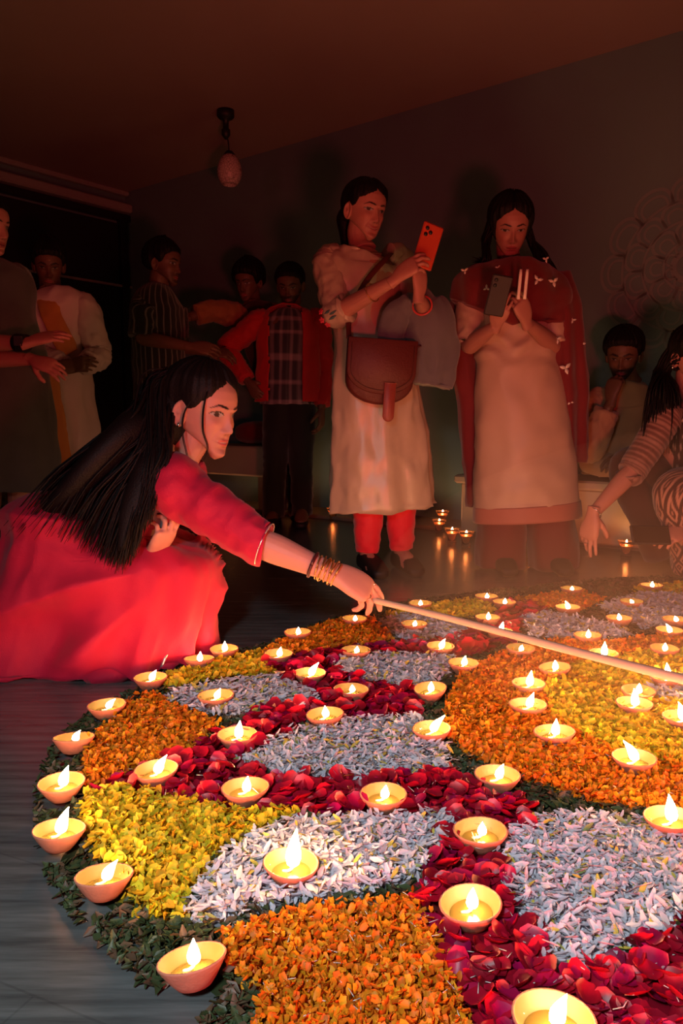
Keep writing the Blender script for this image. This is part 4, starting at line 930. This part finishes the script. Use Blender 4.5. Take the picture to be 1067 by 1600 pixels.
def yoke(VF):
    V, F = VF; V = crumple((V, F), .006, 8, 5, (1, 1, .8))[0]; zt = V[:, 2]
    band = np.exp(-((zt - J(810, 545)[2]) / .05) ** 2); N = normals(V, F)
    d = sum(np.sin((zt + s * .35 * (V[:, 0] - .73) + .02 * np.sin(V[:, 0] * 30)) * k + ph) for k, ph, s in ((70, .3, 1), (95, 1.2, -1), (60, 2.0, .4)))
    return V + N * (d * .0065 * band)[:, None], F
obj('kurta', yoke(kv), M_cream, w3)
obj('hem_band', sweep([J(823, 786, 0), J(823.5, 797, 0), J(824, 811, 0)], [.2255, .228, .230], [.1465, .148, .149], hint=(1, 0, 0), n=110, m=4, mod=folds(6, .022, .024, 21, 0)), cloth('dusky_red_band', (.34, .10, .075), .5), w3)
for sgn, (s_, e_, w_) in ((-1, (sR, eR, wR)), (1, (sL, eL, wL))):
    obj('sleeve', sleeve([s_ + np.array((-sgn * .05, 0, .01)), s_, lerp(s_, e_, .5), lerp(s_, e_, .85), lerp(s_, e_, .96)], [.05, .062, .060, .058, .055], 4, .005), M_cream, w3)
M_mar = cloth('dark_red_trousers', (.115, .007, .009), .7)
for a, b, c in legs3:
    obj('trouser_leg', crumple(sweep([lerp(a, b, .7), b, lerp(b, c, .4), lerp(b, c, .8), c + np.array((0, 0, -.045))], [.08, .082, .092, .104, .104], hint=(1, 0, 0), n=40, m=8, mod=folds(5, .02, .06, 3)), .006, 10, 4, (1, 1, .5)), M_mar, w3)
shoes(w3, [c for *_, c in legs3], (0, -1))
cap3 = hair_cap(T3, front=.182, temple=.148, side=.07, nape=.03, thick=.016, part=1, crown=.004, ramp=2.5)
paths = []
for i in range(260):
    sd = 1 if random.random() < .62 else -1; a = random.random()
    st = T3([[-sd * random.uniform(.03, .072), random.uniform(-.08, .035), random.uniform(.10, .205)]])[0]
    p1 = T3([[-sd * random.uniform(.078, .10), random.uniform(-.07, .03), .06]])[0]
    x2 = 797 + sd * random.uniform(38, 62) if sd > 0 else 797 - random.uniform(30, 44); e = (x2 + sd * random.uniform(-4, 22), random.uniform(430, 482) if sd > 0 else random.uniform(400, 440))
    paths.append([st, p1, J(x2, 405, random.uniform(-.05, .09)), J(*e, random.uniform(-.05, .10))])
obj('hair', join([cap3, locks(paths, .008)]), M_hair, w3)
# dupatta: a wrap over shoulders and chest, and a long fall on each side
M_dup = cloth('maroon_georgette', (.135, .008, .012), .75, sheen=.3)
dup = sweep([J(800, 410, .02), J(800, 418, .02), J(800, 432, .01), J(799, 455, .0), J(799, 485, .0), J(800, 512, .0)], [.078, .130, .215, .242, .240, .228], [.072, .095, .122, .142, .146, .140], hint=(1, 0, 0), n=100, m=8, mod=folds(9, .015, .05, 13))
V, F = crumple(dup, .008, 10, 3)
# the wrap ends in a diagonal front edge, higher over the right hand
xf = (V[:, 0] - J(800, 480)[0]); zt = V[:, 2]; front = V[:, 1] < nb[1] + .02
zmin = J(800, 520)[2] + np.clip(-xf, 0, .25) * .55; 
V[:, 2] = np.where(V[:, 2] < zmin, zmin - (zmin - V[:, 2]) * .12, V[:, 2])
dw = obj('dupatta', (V, F), M_dup, w3)
fall = sweep([J(866, 432, .02), J(876, 480, .0), J(880, 540, .0), J(885, 600, .01), J(888, 660, .02), J(891, 722, .03)], [.07, .085, .090, .092, .085, .075], [.06, .075, .08, .075, .06, .05], hint=(.9, .3, 0), n=70, m=10, mod=folds(6, .04, .12, 17))
obj('dupatta_fall', crumple(fall, .006, 12, 8, (1, 1, .4)), M_dup, w3)
fall2 = sweep([J(728, 445, .06), J(722, 500, .06), J(724, 570, .07), J(733, 640, .09), J(738, 715, .10), J(742, 790, .10)], [.05, .055, .05, .05, .045, .04], [.05, .05, .05, .045, .04, .03], hint=(.9, .3, 0), n=50, m=9, mod=folds(5, .04, .12, 19))
obj('dupatta_fall', crumple(fall2, .006, 12, 9, (1, 1, .4)), M_dup, w3)
M_motif = mat('silver_thread', (.62, .52, .46), .45, metal=.2)
def motif(px, py, dz, s, n=(0, -1, .1), rot=0, par=None):
    c = J(px, py, dz); n = nrm(n); a = nrm(np.cross(n, (0, 0, 1))); b = np.cross(a, n); V = []
    parts = []
    for t in (0, 2.1, 4.2):
        d = a * math.cos(t + rot) + b * math.sin(t + rot)
        parts.append(sweep([c, c + d * .012 * s, c + d * .024 * s], np.array([.003, .0075, .001]) * s, np.array([.002, .0035, .001]) * s, hint=np.cross(n, d), n=8, m=3))
    obj('woven_flower', join(parts), M_motif, par or w3)
for px, py, dz, s in ((865, 440, -.155, .9), (840, 437, -.16, .9), (853, 405, -.13, .6), (726, 423, -.07, .7), (884, 575, -.09, 1.1), (871, 530, -.10, .8), (909, 537, -.06, .7), (778, 418, -.12, .5), (891, 628, -.065, .6), (895, 500, -.08, .6), (760, 450, -.16, .6)):
    motif(px, py, dz, s, rot=random.uniform(0, 6))
pc3 = J(778, 462, -.34); p3 = thing('phone', 'dark phone held in both hands by the woman in the maroon dupatta', 'phone', pc3)
A3 = np.array([nrm((1, .1, -.15)), nrm((-.1, .9, .42)), nrm((.15, -.42, .9))])
pcs = obj('case', box(pc3, (.074, .010, .148), A3, .004), mat('dark_case', (.03, .020, .020), .6), p3, smooth=False)
for b in (.055, .035): c_ = pc3 + A3[0] * -.022 + A3[2] * b - A3[1] * .0055; obj('lens', sweep([c_, c_ - A3[1] * .003], [.007, .006], n=14, m=1), M_black, pcs)
for px, tx in ((811, 'left'), (821, 'right')):
    a, b = J(px, 452, -.34), J(px + 3, 421, -.34)
    s_ = thing('thin_candle', 'thin white candle stick held beside the dark phone', 'candle', a, 'thin candles in the hand of the woman in maroon')
    obj('stick', sweep([a - (b - a) * .5, a, lerp(a, b, .5), b], [.006, .006, .006, .0055], n=12, m=2), mat('white_wax', (.78, .66, .56), .5), s_)
    obj('wick', sweep([b, b + np.array((.001, 0, .008))], [.0012, .0008], n=6, m=1), M_wick, s_)
# ------------------------------------------------------------------ the people further back
def colored(name, VF, m, root, fn, n):
    """sweep mesh whose colours are woven per ring (u) and around (theta)"""
    V, F = VF; K = (len(V) - 2) // n; i = np.arange(K * n); th = (i % n) / n; u = (i // n) / (K - 1)
    C = np.vstack([fn(th, u), np.zeros((2, 3)) + .02]); return obj(name, (V, F), m, root, colors=C)
def trousers(root, legs, m, s=1.0, amp=.006):
    for a, b, c in legs:
        obj('trouser_leg', crumple(sweep([a, lerp(a, b, .5), b, lerp(b, c, .5), c + np.array((0, 0, -.03))], np.array([.10, .092, .078, .07, .068]) * s, hint=(1, .1, 0), n=32, m=7), amp, 11, 4, (1, 1, 1.3)), m, root)
SKM = np.array((.125, .058, .036))
M_attr = cloth('woven_cloth', (1, 1, 1), .8, attr='Col')
# man in the red jacket
J = py_(4.55)
m4 = thing('person', 'man in an open red jacket, plaid shirt and black trousers with hand on hip', 'person', (*J(448, 820)[:2], 0))
T4 = frame(J(453, 444), (-.12, -.90, -.38), (0, 0, 1), 1.02); nb = J(453, 486, .02)
sR, eR, wR = J(405, 503), J(354, 545, .04), J(388, 597, -.06); sL, eL, wL = J(497, 503), J(506, 575, .02), J(502, 640, -.04)
legs4 = [(J(436, 625), J(430, 715), J(427, 800)), (J(468, 625), J(470, 715), J(472, 796))]
body(m4, SKM, [sweep([J(452, 630), J(452, 560), J(452, 510), nb], [.16, .14, .17, .06], [.11, .1, .1, .055], n=18, m=4)] + [leg(a, b, c, c + np.array((0, -.17, -.06)), 1) for a, b, c in legs4],
     [arm(sR, eR, wR), hand(wR, (.5, -.3, -.7), (-.6, -.7, 0), 1), arm(sL, eL, wL), hand(wL, (0, -.1, -1), (.9, -.3, 0), -1), neck(T4, nb, .056)], [(T4, dict(male=True, beard=.9, down=.7))], vfine=.0035)
shirt = sweep([nb + (0, 0, -.012), J(452, 502), J(452, 520), J(451, 560), J(450, 600), J(450, 632)], [.075, .15, .168, .160, .158, .165], [.065, .09, .11, .112, .115, .12], n=120, m=12, mod=folds(6, .004, .02, 3))
def plaid(th, u):
    C = np.tile(np.array((.030, .028, .038)), (len(th), 1)); a = (th * 18) % 1; b = (u * 5.2) % 1
    C[(a < .30)] += np.array((.10, .075, .085)); C[(b < .24)] += np.array((.12, .08, .09)); C[(a > .45) & (a < .55)] += .03; return C
colored('plaid_shirt', crumple(shirt, .005, 10, 3), M_attr, m4, plaid, 120)
M_jac = cloth('red_jacket_cloth', (.40, .008, .014), .75)
def open_front(VF, x0, x1, yc):
    V, F = VF; F = [q for q in F if not ((V[list(q), 0].mean() > x0) and (V[list(q), 0].mean() < x1) and V[list(q), 1].mean() < yc)]; return V, F
jac = sweep([nb + (0, .0, .0), J(452, 496), J(452, 512), J(452, 560), J(451, 600), J(451, 628)], [.085, .165, .192, .190, .195, .200], [.075, .105, .128, .132, .138, .142], n=90, m=8, mod=folds(7, .01, .05, 5))
jo = obj('jacket', open_front(crumple(jac, .006, 10, 5), J(422, 560)[0], J(474, 560)[0], 4.5), M_jac, m4); sm_ = jo.modifiers.new('thick', 'SOLIDIFY'); sm_.thickness = .006
obj('jacket_sleeve', sleeve([J(420, 500), sR, lerp(sR, eR, .5), eR, lerp(eR, wR, .5), lerp(eR, wR, .92)], [.055, .072, .066, .062, .055, .048], 3, .008), M_jac, m4)
obj('jacket_sleeve', sleeve([J(485, 500), sL, lerp(sL, eL, .5), eL, lerp(eL, wL, .9)], [.055, .070, .064, .06, .05], 4, .008), M_jac, m4)
trousers(m4, legs4, cloth('black_denim', (.010, .009, .010), .85), .95); shoes(m4, [c for *_, c in legs4], (0, -1))
obj('hair', hair_cap(T4, front=.178, temple=.155, side=.128, nape=.045, thick=.011, ramp=4), M_hair, m4)

# man in the striped shirt
J = py_(4.30)
m5 = thing('person', 'man in profile wearing a black shirt with thin white stripes', 'person', (*J(250, 832)[:2], 0))
T5 = frame(J(256, 412), (.93, -.32, -.10), (.05, 0, 1), 1.03); nb = J(247, 452, .02)
sR, eR, wR = J(225, 480, -.13), J(222, 528, -.16), J(300, 542, -.22); sL, eL, wL = J(272, 480, .14), J(275, 540, .12), J(330, 550, .0)
legs5 = [(J(240, 640), J(240, 735), J(238, 812)), (J(265, 640, .1), J(268, 735, .1), J(268, 808, .1))]
body(m5, SKM, [sweep([J(250, 645), J(248, 570), J(247, 505), nb], [.16, .15, .17, .06], [.11, .11, .1, .055], hint=(.3, 1, 0), n=18, m=4)] + [leg(a, b, c, c + np.array((.15, -.08, -.06)), 1) for a, b, c in legs5],
     [arm(sR, eR, wR), hand(wR, (.9, -.1, -.1), (.1, -.9, .4), 1), arm(sL, eL, wL), hand(wL, (.9, -.2, -.1), (.1, -.6, .7), -1), neck(T5, nb, .056)], [(T5, dict(male=True, beard=.35))], vfine=.0035)
def stripes(th, u):
    C = np.tile(np.array((.010, .009, .010)), (len(th), 1)); a = (th * 26) % 1; C[a < .14] = (.16, .14, .14); return C
colored('striped_shirt', crumple(sweep([nb + (0, 0, .0), J(247, 468), J(247, 486), J(248, 540), J(250, 600), J(251, 655)], [.075, .16, .185, .175, .175, .185], [.07, .10, .125, .13, .135, .14], hint=(.35, 1, 0), n=180, m=9, mod=folds(6, .004, .03, 8)), .007, 9, 8), M_attr, m5, stripes, 180)
for a, b, c in ((sR, eR, wR), (sL, eL, wL)):
    colored('sleeve', sleeve([a + np.array((.02, 0, .03)), a, lerp(a, b, .5), lerp(a, b, .95)], [.055, .075, .074, .072], 5, .006, n=60), M_attr, m5, lambda th, u: stripes(th * .5, u), 60)
trousers(m5, legs5, MATS['black_denim']); shoes(m5, [c for *_, c in legs5], (.8, -.4))
obj('hair', hair_cap(T5, front=.178, temple=.152, side=.125, nape=.045, thick=.012, crown=.014, ramp=4), M_hair, m5)

# man in the white kurta with the mustard stole
J = py_(4.15)
m6 = thing('person', 'man in a white kurta with a mustard stole and clasped hands', 'person', (*J(92, 840)[:2], 0))
T6 = frame(J(76, 412), (.30, -.86, -.38), (0, 0, 1), 1.02); nb = J(80, 458, .02)
sR, eR, wR = J(42, 485), J(42, 550, -.04), J(108, 572, -.22); sL, eL, wL = J(132, 482), J(154, 555, -.03), J(128, 574, -.22)
legs6 = [(J(75, 640), J(75, 740), J(75, 815)), (J(112, 640), J(114, 740), J(114, 815))]
body(m6, SKM, [sweep([J(92, 645), J(90, 575), J(86, 505), nb], [.16, .14, .17, .06], [.11, .1, .1, .055], n=18, m=4)] + [leg(a, b, c, c + np.array((.02, -.17, -.06)), 1) for a, b, c in legs6],
     [arm(sR, eR, wR), hand(wR, (.75, -.3, .1), (-.2, -.9, .2), 1, curls=[(.4, .7, .4)] * 4), arm(sL, eL, wL), hand(wL, (-.75, -.35, .0), (.2, -.9, .3), -1, curls=[(.4, .6, .4)] * 4), neck(T6, nb, .056)], [(T6, dict(male=True, beard=.3, down=.7))], vfine=.0035)
M_wk = cloth('white_cotton', (.60, .47, .46), .85)
obj('kurta', crumple(sweep([nb + (0, 0, .0), J(84, 472), J(86, 490), J(88, 550), J(92, 610), J(97, 680), J(100, 760)], [.075, .165, .185, .175, .180, .195, .21], [.065, .10, .12, .12, .13, .14, .15], n=100, m=9, mod=folds(6, .006, .05, 14, .3)), .009, 9, 5, (1, 1, .7)), M_wk, m6)
for a, b, c in ((sR, eR, wR), (sL, eL, wL)):
    obj('sleeve', sleeve([lerp(a, nb, .3), a, lerp(a, b, .5), b, lerp(b, c, .5), lerp(b, c, .85)], [.06, .075, .072, .068, .06, .052], 7, .008), M_wk, m6)
M_must = cloth('mustard_silk', (.50, .20, .045), .55)
obj('stole', crumple(sweep([J(72, 458, .05), J(72, 464, -.08), J(84, 500, -.135), J(103, 540, -.15), J(110, 552, -.15)], [.05, .055, .052, .05, .04], [.012] * 5, hints=[(1, .2, .2), (1, .2, .2), (.9, .2, .4), (.8, .2, .6), (.7, .2, .7)], n=24, m=8), .004, 14, 3), M_must, m6)
obj('stole_end', crumple(sweep([J(76, 585, -.175), J(80, 620, -.17), J(88, 665, -.175), J(98, 725, -.18), J(102, 760, -.18)], [.045, .05, .05, .048, .045], [.012] * 5, hint=(1, .15, 0), n=24, m=8), .004, 14, 4), M_must, m6)
trousers(m6, legs6, M_wk); shoes(m6, [c for *_, c in legs6], (.2, -1))
obj('hair', hair_cap(T6, front=.176, temple=.15, side=.12, nape=.04, thick=.015, crown=.012, ramp=4), M_hair, m6)

# woman in the grey dress with a watch, at the side of the picture
J = py_(3.10)
w7 = thing('person', 'woman in a grey dress with crossed forearms and a black wristwatch', 'person', (*J(8, 895)[:2], 0))
T7 = frame(J(-22, 352), (.93, -.32, -.12), (0, 0, 1), 1.0); nb = J(-22, 412, .02)
sR, eR, wR = J(-70, 440, -.08), J(-60, 535, -.16), J(44, 536, -.28); sL, eL, wL = J(28, 438, .04), J(22, 540, .02), J(52, 562, -.20)
eL = J(-28, 560, -.12)
legs7 = [(J(-20, 600), J(-18, 740), J(-18, 868)), (J(30, 600), J(32, 740), J(34, 868))]
body(w7, SK2 * 1.05, [sweep([J(5, 600), J(-2, 530), J(-12, 460), nb], [.155, .125, .15, .055], [.11, .1, .095, .05], hint=(.8, .6, 0), n=18, m=4)] + [leg(a, b, c, c + np.array((.12, -.1, -.05)), .95) for a, b, c in legs7],
     [arm(sR, eR, wR, .95), hand(wR, J(98, 520, -.25) - wR, (0, -.6, .8), 1, s=.92, curls=[(.2, .3, .2)] * 4), arm(sL, eL, wL, .92), hand(wL, J(96, 578, -.24) - wL, (.1, -.75, .65), -1, s=.92, curls=[(.25, .4, .3)] * 4), neck(T7, nb, .047)], [(T7, dict(smile=.5))], vfine=.003)
M_grey = cloth('grey_linen', (.065, .060, .058), .85, var=.2)
obj('dress', crumple(sweep([nb + (0, 0, -.02), J(-14, 436), J(-10, 455), J(-4, 500), J(4, 560), J(10, 640), J(14, 710), J(16, 765)], [.07, .145, .158, .150, .165, .180, .192, .20], [.06, .09, .105, .105, .12, .13, .14, .145], hint=(.9, .45, 0), n=90, m=9, mod=folds(6, .005, .04, 31, .3)), .007, 9, 6, (1, 1, .6)), M_grey, w7)
for a, b in ((sR, eR), (sL, J(22, 540, .02))):
    obj('sleeve', sleeve([lerp(a, nb, .35), a, lerp(a, b, .4)], [.05, .06, .056], 3, .004), M_grey, w7)
obj('hair', join([hair_cap(T7, front=.18, temple=.15, side=.11, nape=.03, thick=.014, ramp=2.5), sweep([T7([[0, -.08, .12]])[0], T7([[0, -.10, .04]])[0], T7([[.01, -.09, -.06]])[0], T7([[.03, -.05, -.14]])[0]], [.06, .07, .06, .03], n=18, m=5)]), M_hair, w7)
wa = nrm(wR - eR)
wt = obj('wristwatch', sweep([lerp(eR, wR, .84), lerp(eR, wR, .98)], [.034, .031], hint=(.2, .3, 1), n=24, m=3), mat('black_rubber', (.008, .008, .009), .5), w7)
obj('watch_face', box(lerp(eR, wR, .91) + np.array((.0, -.033, .004)), (.034, .008, .040), None, .003), mat('watch_glass', (.01, .01, .012), .5), wt, smooth=False)

# person behind the red jacket reaching out an arm in an ochre sleeve
J = py_(4.84)
m8 = thing('person', 'person in an ochre sleeved shirt reaching an arm out behind the red jacket', 'person', (*J(448, 812)[:2], 0))
T8 = frame(J(388, 440), (-.35, -.85, -.25), (0, 0, 1), 1.0); nb = J(395, 478, .02)
sR, eR, wR = J(372, 492, -.05), J(330, 486, -.12), J(290, 497, -.2); sL, eL, wL = J(432, 495), J(452, 550), J(455, 600, -.1)
legs8 = [(J(437, 610), J(434, 705), J(432, 788)), (J(462, 610), J(464, 705), J(466, 788))]
body(m8, SKM, [sweep([J(448, 615), J(432, 560), J(412, 510), nb], [.15, .13, .15, .06], [.11, .1, .1, .055], n=18, m=4)] + [leg(a, b, c, c + np.array((-.03, -.16, -.06)), 1) for a, b, c in legs8],
     [arm(sR, eR, wR), hand(wR, (-.9, -.2, -.1), (0, -.5, .8), 1), arm(sL, eL, wL), hand(wL, (-.2, -.2, -1), (.8, -.5, 0), -1), neck(T8, nb, .052)], [(T8, dict(male=True, down=.5))], vfine=.004)
M_ochre = cloth('ochre_cotton', (.30, .13, .05), .85)
obj('shirt', crumple(sweep([nb, J(402, 492), J(408, 505), J(430, 560), J(448, 622)], [.07, .145, .165, .16, .165], [.06, .09, .11, .115, .12], n=60, m=8, mod=folds(6, .005, .03, 6)), .007, 9, 2), cloth('dark_brown_cotton', (.05, .022, .015), .85), m8)
for a, b, c in ((sR, eR, wR), (sL, eL, wL)): obj('sleeve', sleeve([lerp(a, nb, .3), a, lerp(a, b, .5), b, lerp(b, c, .6)], [.058, .075, .072, .066, .06], 3, .008), M_ochre, m8)
trousers(m8, legs8, MATS['black_denim']); shoes(m8, [c for *_, c in legs8], (0, -1))
obj('hair', hair_cap(T8, front=.172, temple=.15, side=.11, nape=.04, thick=.02, crown=.014, ramp=4), M_hair, m8)
cu = thing('cushion', 'dark red cushion on the plastered bench behind the crouching woman', 'cushion', R(1.72, .22, .45))
obj('cover', crumple(sweep([R(1.5, .2, .53), R(1.56, .2, .53), R(1.72, .2, .535), R(1.88, .2, .53), R(1.94, .2, .53)], [.05, .12, .15, .12, .05], [.03, .065, .078, .065, .03], hint=NW * .9 + np.array((0, 0, .1)), n=28, m=5, power=2.8), .004, 12, 2), cloth('crimson_cushion', (.18, .01, .014), .8), cu)

# bearded man sitting on the bench
J = py_(3.66)
m9 = thing('person', 'bearded man in a cream kurta sitting on the bench with a hand at his chin', 'person', (*R(4.45, .28, 0)[:2], .335))
T9 = frame(J(974, 552, -.03), (-.42, -.82, -.38), (.03, 0, 1), 1.02); nb = J(980, 600, .04)
sR, eR, wR = J(935, 632, .02), J(922, 700, -.10), J(955, 626, -.16); sL, eL, wL = J(1022, 632, .06), J(1030, 700, .0), J(985, 715, -.18)
body(m9, SKM, [sweep([J(975, 738, .08), J(976, 690, .06), J(978, 640, .04), nb], [.16, .15, .17, .06], [.11, .1, .1, .055], n=18, m=4)],
     [arm(sR, eR, wR), hand(wR, (.15, .1, .9), (-.7, -.6, 0), 1, curls=[(.8, 1.0, .6)] * 4), arm(sL, eL, wL), hand(wL, (-.8, -.3, -.1), (0, -.4, .9), -1), neck(T9, nb, .056)], [(T9, dict(male=True, beard=1.0, down=.7))], vfine=.0035)
M_ck = cloth('cream_cotton', (.42, .23, .13), .85)
obj('kurta', crumple(sweep([nb + (0, 0, .01), J(978, 618, .04), J(978, 636, .05), J(976, 680, .06), J(974, 720, .06), J(973, 741, .06)], [.075, .155, .185, .18, .19, .2], [.065, .1, .125, .125, .135, .14], n=80, m=8, mod=folds(6, .006, .03, 7)), .009, 9, 7), M_ck, m9)
for a, b, c in ((sR, eR, wR), (sL, eL, wL)): obj('sleeve', sleeve([lerp(a, nb, .3), a, lerp(a, b, .5), b, lerp(b, c, .5), lerp(b, c, .8)], [.06, .076, .072, .07, .062, .055], 7, .008), M_ck, m9)
for a, b, c in (((1015, 738, .06), (920, 733, -.02), (985, 744, -.10)), ((935, 738, .06), (1030, 735, -.05), (965, 746, -.12))):
    obj('crossed_leg', crumple(sweep([J(*a) + (0, 0, .035), lerp(J(*a), J(*b), .5) + (0, 0, .035), J(*b) + (0, 0, .035), lerp(J(*b), J(*c), .5) + (0, 0, .03), J(*c) + (0, 0, .03)], [.085, .082, .072, .065, .05], [.06, .06, .055, .05, .04], hint=(0, 1, 0), n=30, m=7), .007, 11, 3), M_ck, m9)
obj('hair', hair_cap(T9, front=.176, temple=.152, side=.12, nape=.045, thick=.016, ramp=4), M_hair, m9)

# woman crouching at the far edge of the carpet, reaching down
J = py_(2.98)
w10 = thing('person', 'woman with long black hair in a dark dotted blouse and diamond patterned skirt reaching down', 'person', (*J(1100, 905)[:2], 0))
T10 = frame(J(1086, 556), (.10, -.95, -.28), (.0, 0, 1), 1.0); nb = J(1090, 622, .02)
sR, eR, wR = J(1040, 655, -.02), J(988, 735, -.06), J(926, 803, -.12); sL, eL, wL = J(1140, 655), J(1130, 760, -.08), J(1082, 828, -.16)
hr = hand(wR, J(917, 850, -.12) - wR, (-.65, -.65, .2), 1, s=.98, curls=[(.10, .15, .1), (.15, .2, .1), (.3, .4, .2), (.45, .5, .3)], spread=.10)
hl = hand(wL, J(1040, 838, -.18) - wL, (-.1, -.6, .75), -1, s=.98, curls=[(.4, .6, .4)] * 4)
body(w10, SK2, [sweep([J(1110, 840, .12), J(1102, 760, .06), J(1094, 680, .02), nb], [.16, .13, .15, .055], [.12, .1, .095, .05], n=18, m=4)],
     [arm(sR, eR, wR, .92), hr, arm(sL, eL, wL, .92), hl, neck(T10, nb, .047)], [(T10, dict(smile=.4, lips=(.36, .07, .07)))])
def dots(th, u):
    C = np.tile(np.array((.035, .012, .012)), (len(th), 1)); a = (th * 34 + .5 * (np.floor(u * 22) % 2)) % 1; b = (u * 22) % 1
    C[(np.abs(a - .5) < .15) & (np.abs(b - .5) < .2)] = (.35, .24, .20); return C
colored('blouse', crumple(sweep([nb + (0, 0, -.02), J(1092, 640, .02), J(1093, 660, .02), J(1098, 720, .05), J(1104, 780, .08), J(1110, 830, .10)], [.08, .145, .165, .155, .165, .18], [.065, .09, .11, .11, .12, .13], n=160, m=14, mod=folds(6, .005, .03, 7)), .006, 9, 7), M_attr, w10, dots, 160)
def rings_(th, u):
    C = np.tile(np.array((.13, .045, .035)), (len(th), 1)); C[((u * 26) % 1) < .42] = (.30, .14, .11); return C
colored('sleeve', sleeve([lerp(sR, nb, .3), sR, lerp(sR, eR, .5), eR, lerp(eR, wR, .06)], [.052, .062, .058, .054, .053], 4, .003, n=48, m=18), M_attr, w10, rings_, 48)
colored('sleeve', sleeve([lerp(sL, nb, .3), sL, lerp(sL, eL, .5), eL], [.052, .062, .058, .054], 5, .003, n=48, m=18), M_attr, w10, rings_, 48)
def diamonds(th, u):
    C = np.tile(np.array((.050, .014, .012)), (len(th), 1)); a = th * 9 + u * 6.5; b = th * 9 - u * 6.5
    d = np.maximum(np.abs(a % 1 - .5), np.abs(b % 1 - .5)); C[(d > .22) & (d < .38)] = (.40, .19, .14); C[d < .09] = (.34, .15, .11); return C
colored('skirt_leg', crumple(sweep([J(1150, 830, .10), J(1110, 790, .0), J(1068, 768, -.10), J(1056, 778, -.14), J(1066, 810, -.10), J(1076, 855, -.04), J(1082, 885, -.02)], [.11, .105, .09, .08, .078, .075, .075], hint=(.3, 1, .2), n=150, m=20), .005, 10, 3), M_attr, w10, diamonds, 150)
obj('trouser_leg', crumple(sweep([J(1060, 775, .10), J(1010, 735, .06), J(984, 730, .04), J(986, 755, .04), J(1010, 810, .05), J(1030, 868, .06)], [.09, .085, .075, .072, .066, .06], hint=(.3, 1, .2), n=36, m=8), .006, 10, 4), cloth('dark_brown_trouser', (.045, .014, .012), .8), w10)
paths = []
for i in range(240):
    st = T10([[random.uniform(.02, .075), random.uniform(-.09, .02), random.uniform(.06, .20)]])[0]
    p1 = T10([[random.uniform(.07, .10), random.uniform(-.09, -.02), .05]])[0]; x2 = random.uniform(1012, 1062); yy = random.uniform(610, 640)
    paths.append([st, p1, J(x2, yy, random.uniform(-.07, .06)), J(x2 - random.uniform(0, 14), random.uniform(680, 712), random.uniform(-.09, .06))])
obj('hair', join([hair_cap(T10, front=.180, temple=.150, side=.125, nape=.03, thick=.016, part=1, ramp=2.5), locks(paths, .008)]), M_hair, w10)
ec = T10([[.0715, -.002, .076]])[0]; obj('earring', sweep([ec + T10.r * .006, ec + T10.r * .008 - T10.u * .008, ec + T10.r * .008 - T10.u * .016], [.002, .004, .001], n=8, m=3), M_silver, w10)
obj('bracelet', ring_at(lerp(eR, wR, .96), nrm(wR - eR), .0285, .0022), M_silver, w10)
hd_ = nrm(J(917, 850, -.12) - wR); obj('finger_ring', ring_at(wR + hd_ * .112, hd_, .0098, .0013, nn=21), M_silver, w10)
pc = J(1016, 836, -.20); p10 = thing('phone', 'dark phone held low by the woman in the diamond patterned skirt', 'phone', pc)
A10 = np.array([nrm((1, .1, -.03)), nrm((-.1, 1, -.5)), nrm((0, .5, .85))])
pcs = obj('case', box(pc, (.150, .010, .074), A10, .004), MATS['dark_case'], p10, smooth=False)
obj('screen', box(pc - A10[1] * .0055, (.138, .002, .064), A10), mat('dark_screen', (.02, .008, .008), .12), pcs, smooth=False)

# ------------------------------------------------------------------ thin warm smoke hanging over the far side of the flower carpet
def haze_mat():
    m = bpy.data.materials.new('thin_smoke'); m.use_nodes = True; nt = m.node_tree; nt.nodes.clear()
    out = nt.nodes.new('ShaderNodeOutputMaterial'); v = nt.nodes.new('ShaderNodeVolumeScatter')
    v.inputs['Color'].default_value = (.96, .70, .58, 1); v.inputs['Density'].default_value = .14; v.inputs['Anisotropy'].default_value = .25
    nt.links.new(v.outputs[0], out.inputs['Volume']); return m
ns_, nr_ = 40, 14
prof = [(math.cos(a), math.sin(a)) for a in np.linspace(0, math.pi / 2, nr_)]
V, F = lathe([(0, 0)] + prof, ns_); V = V * np.array((1.35, 1.20, .60)) + np.array((1.42, 2.20, .045))
hz_ = obj('smoke_haze', (V, F), haze_mat())
tag(hz_, 'thin warm smoke hanging over the far side of the flower carpet', 'smoke', kind='stuff')
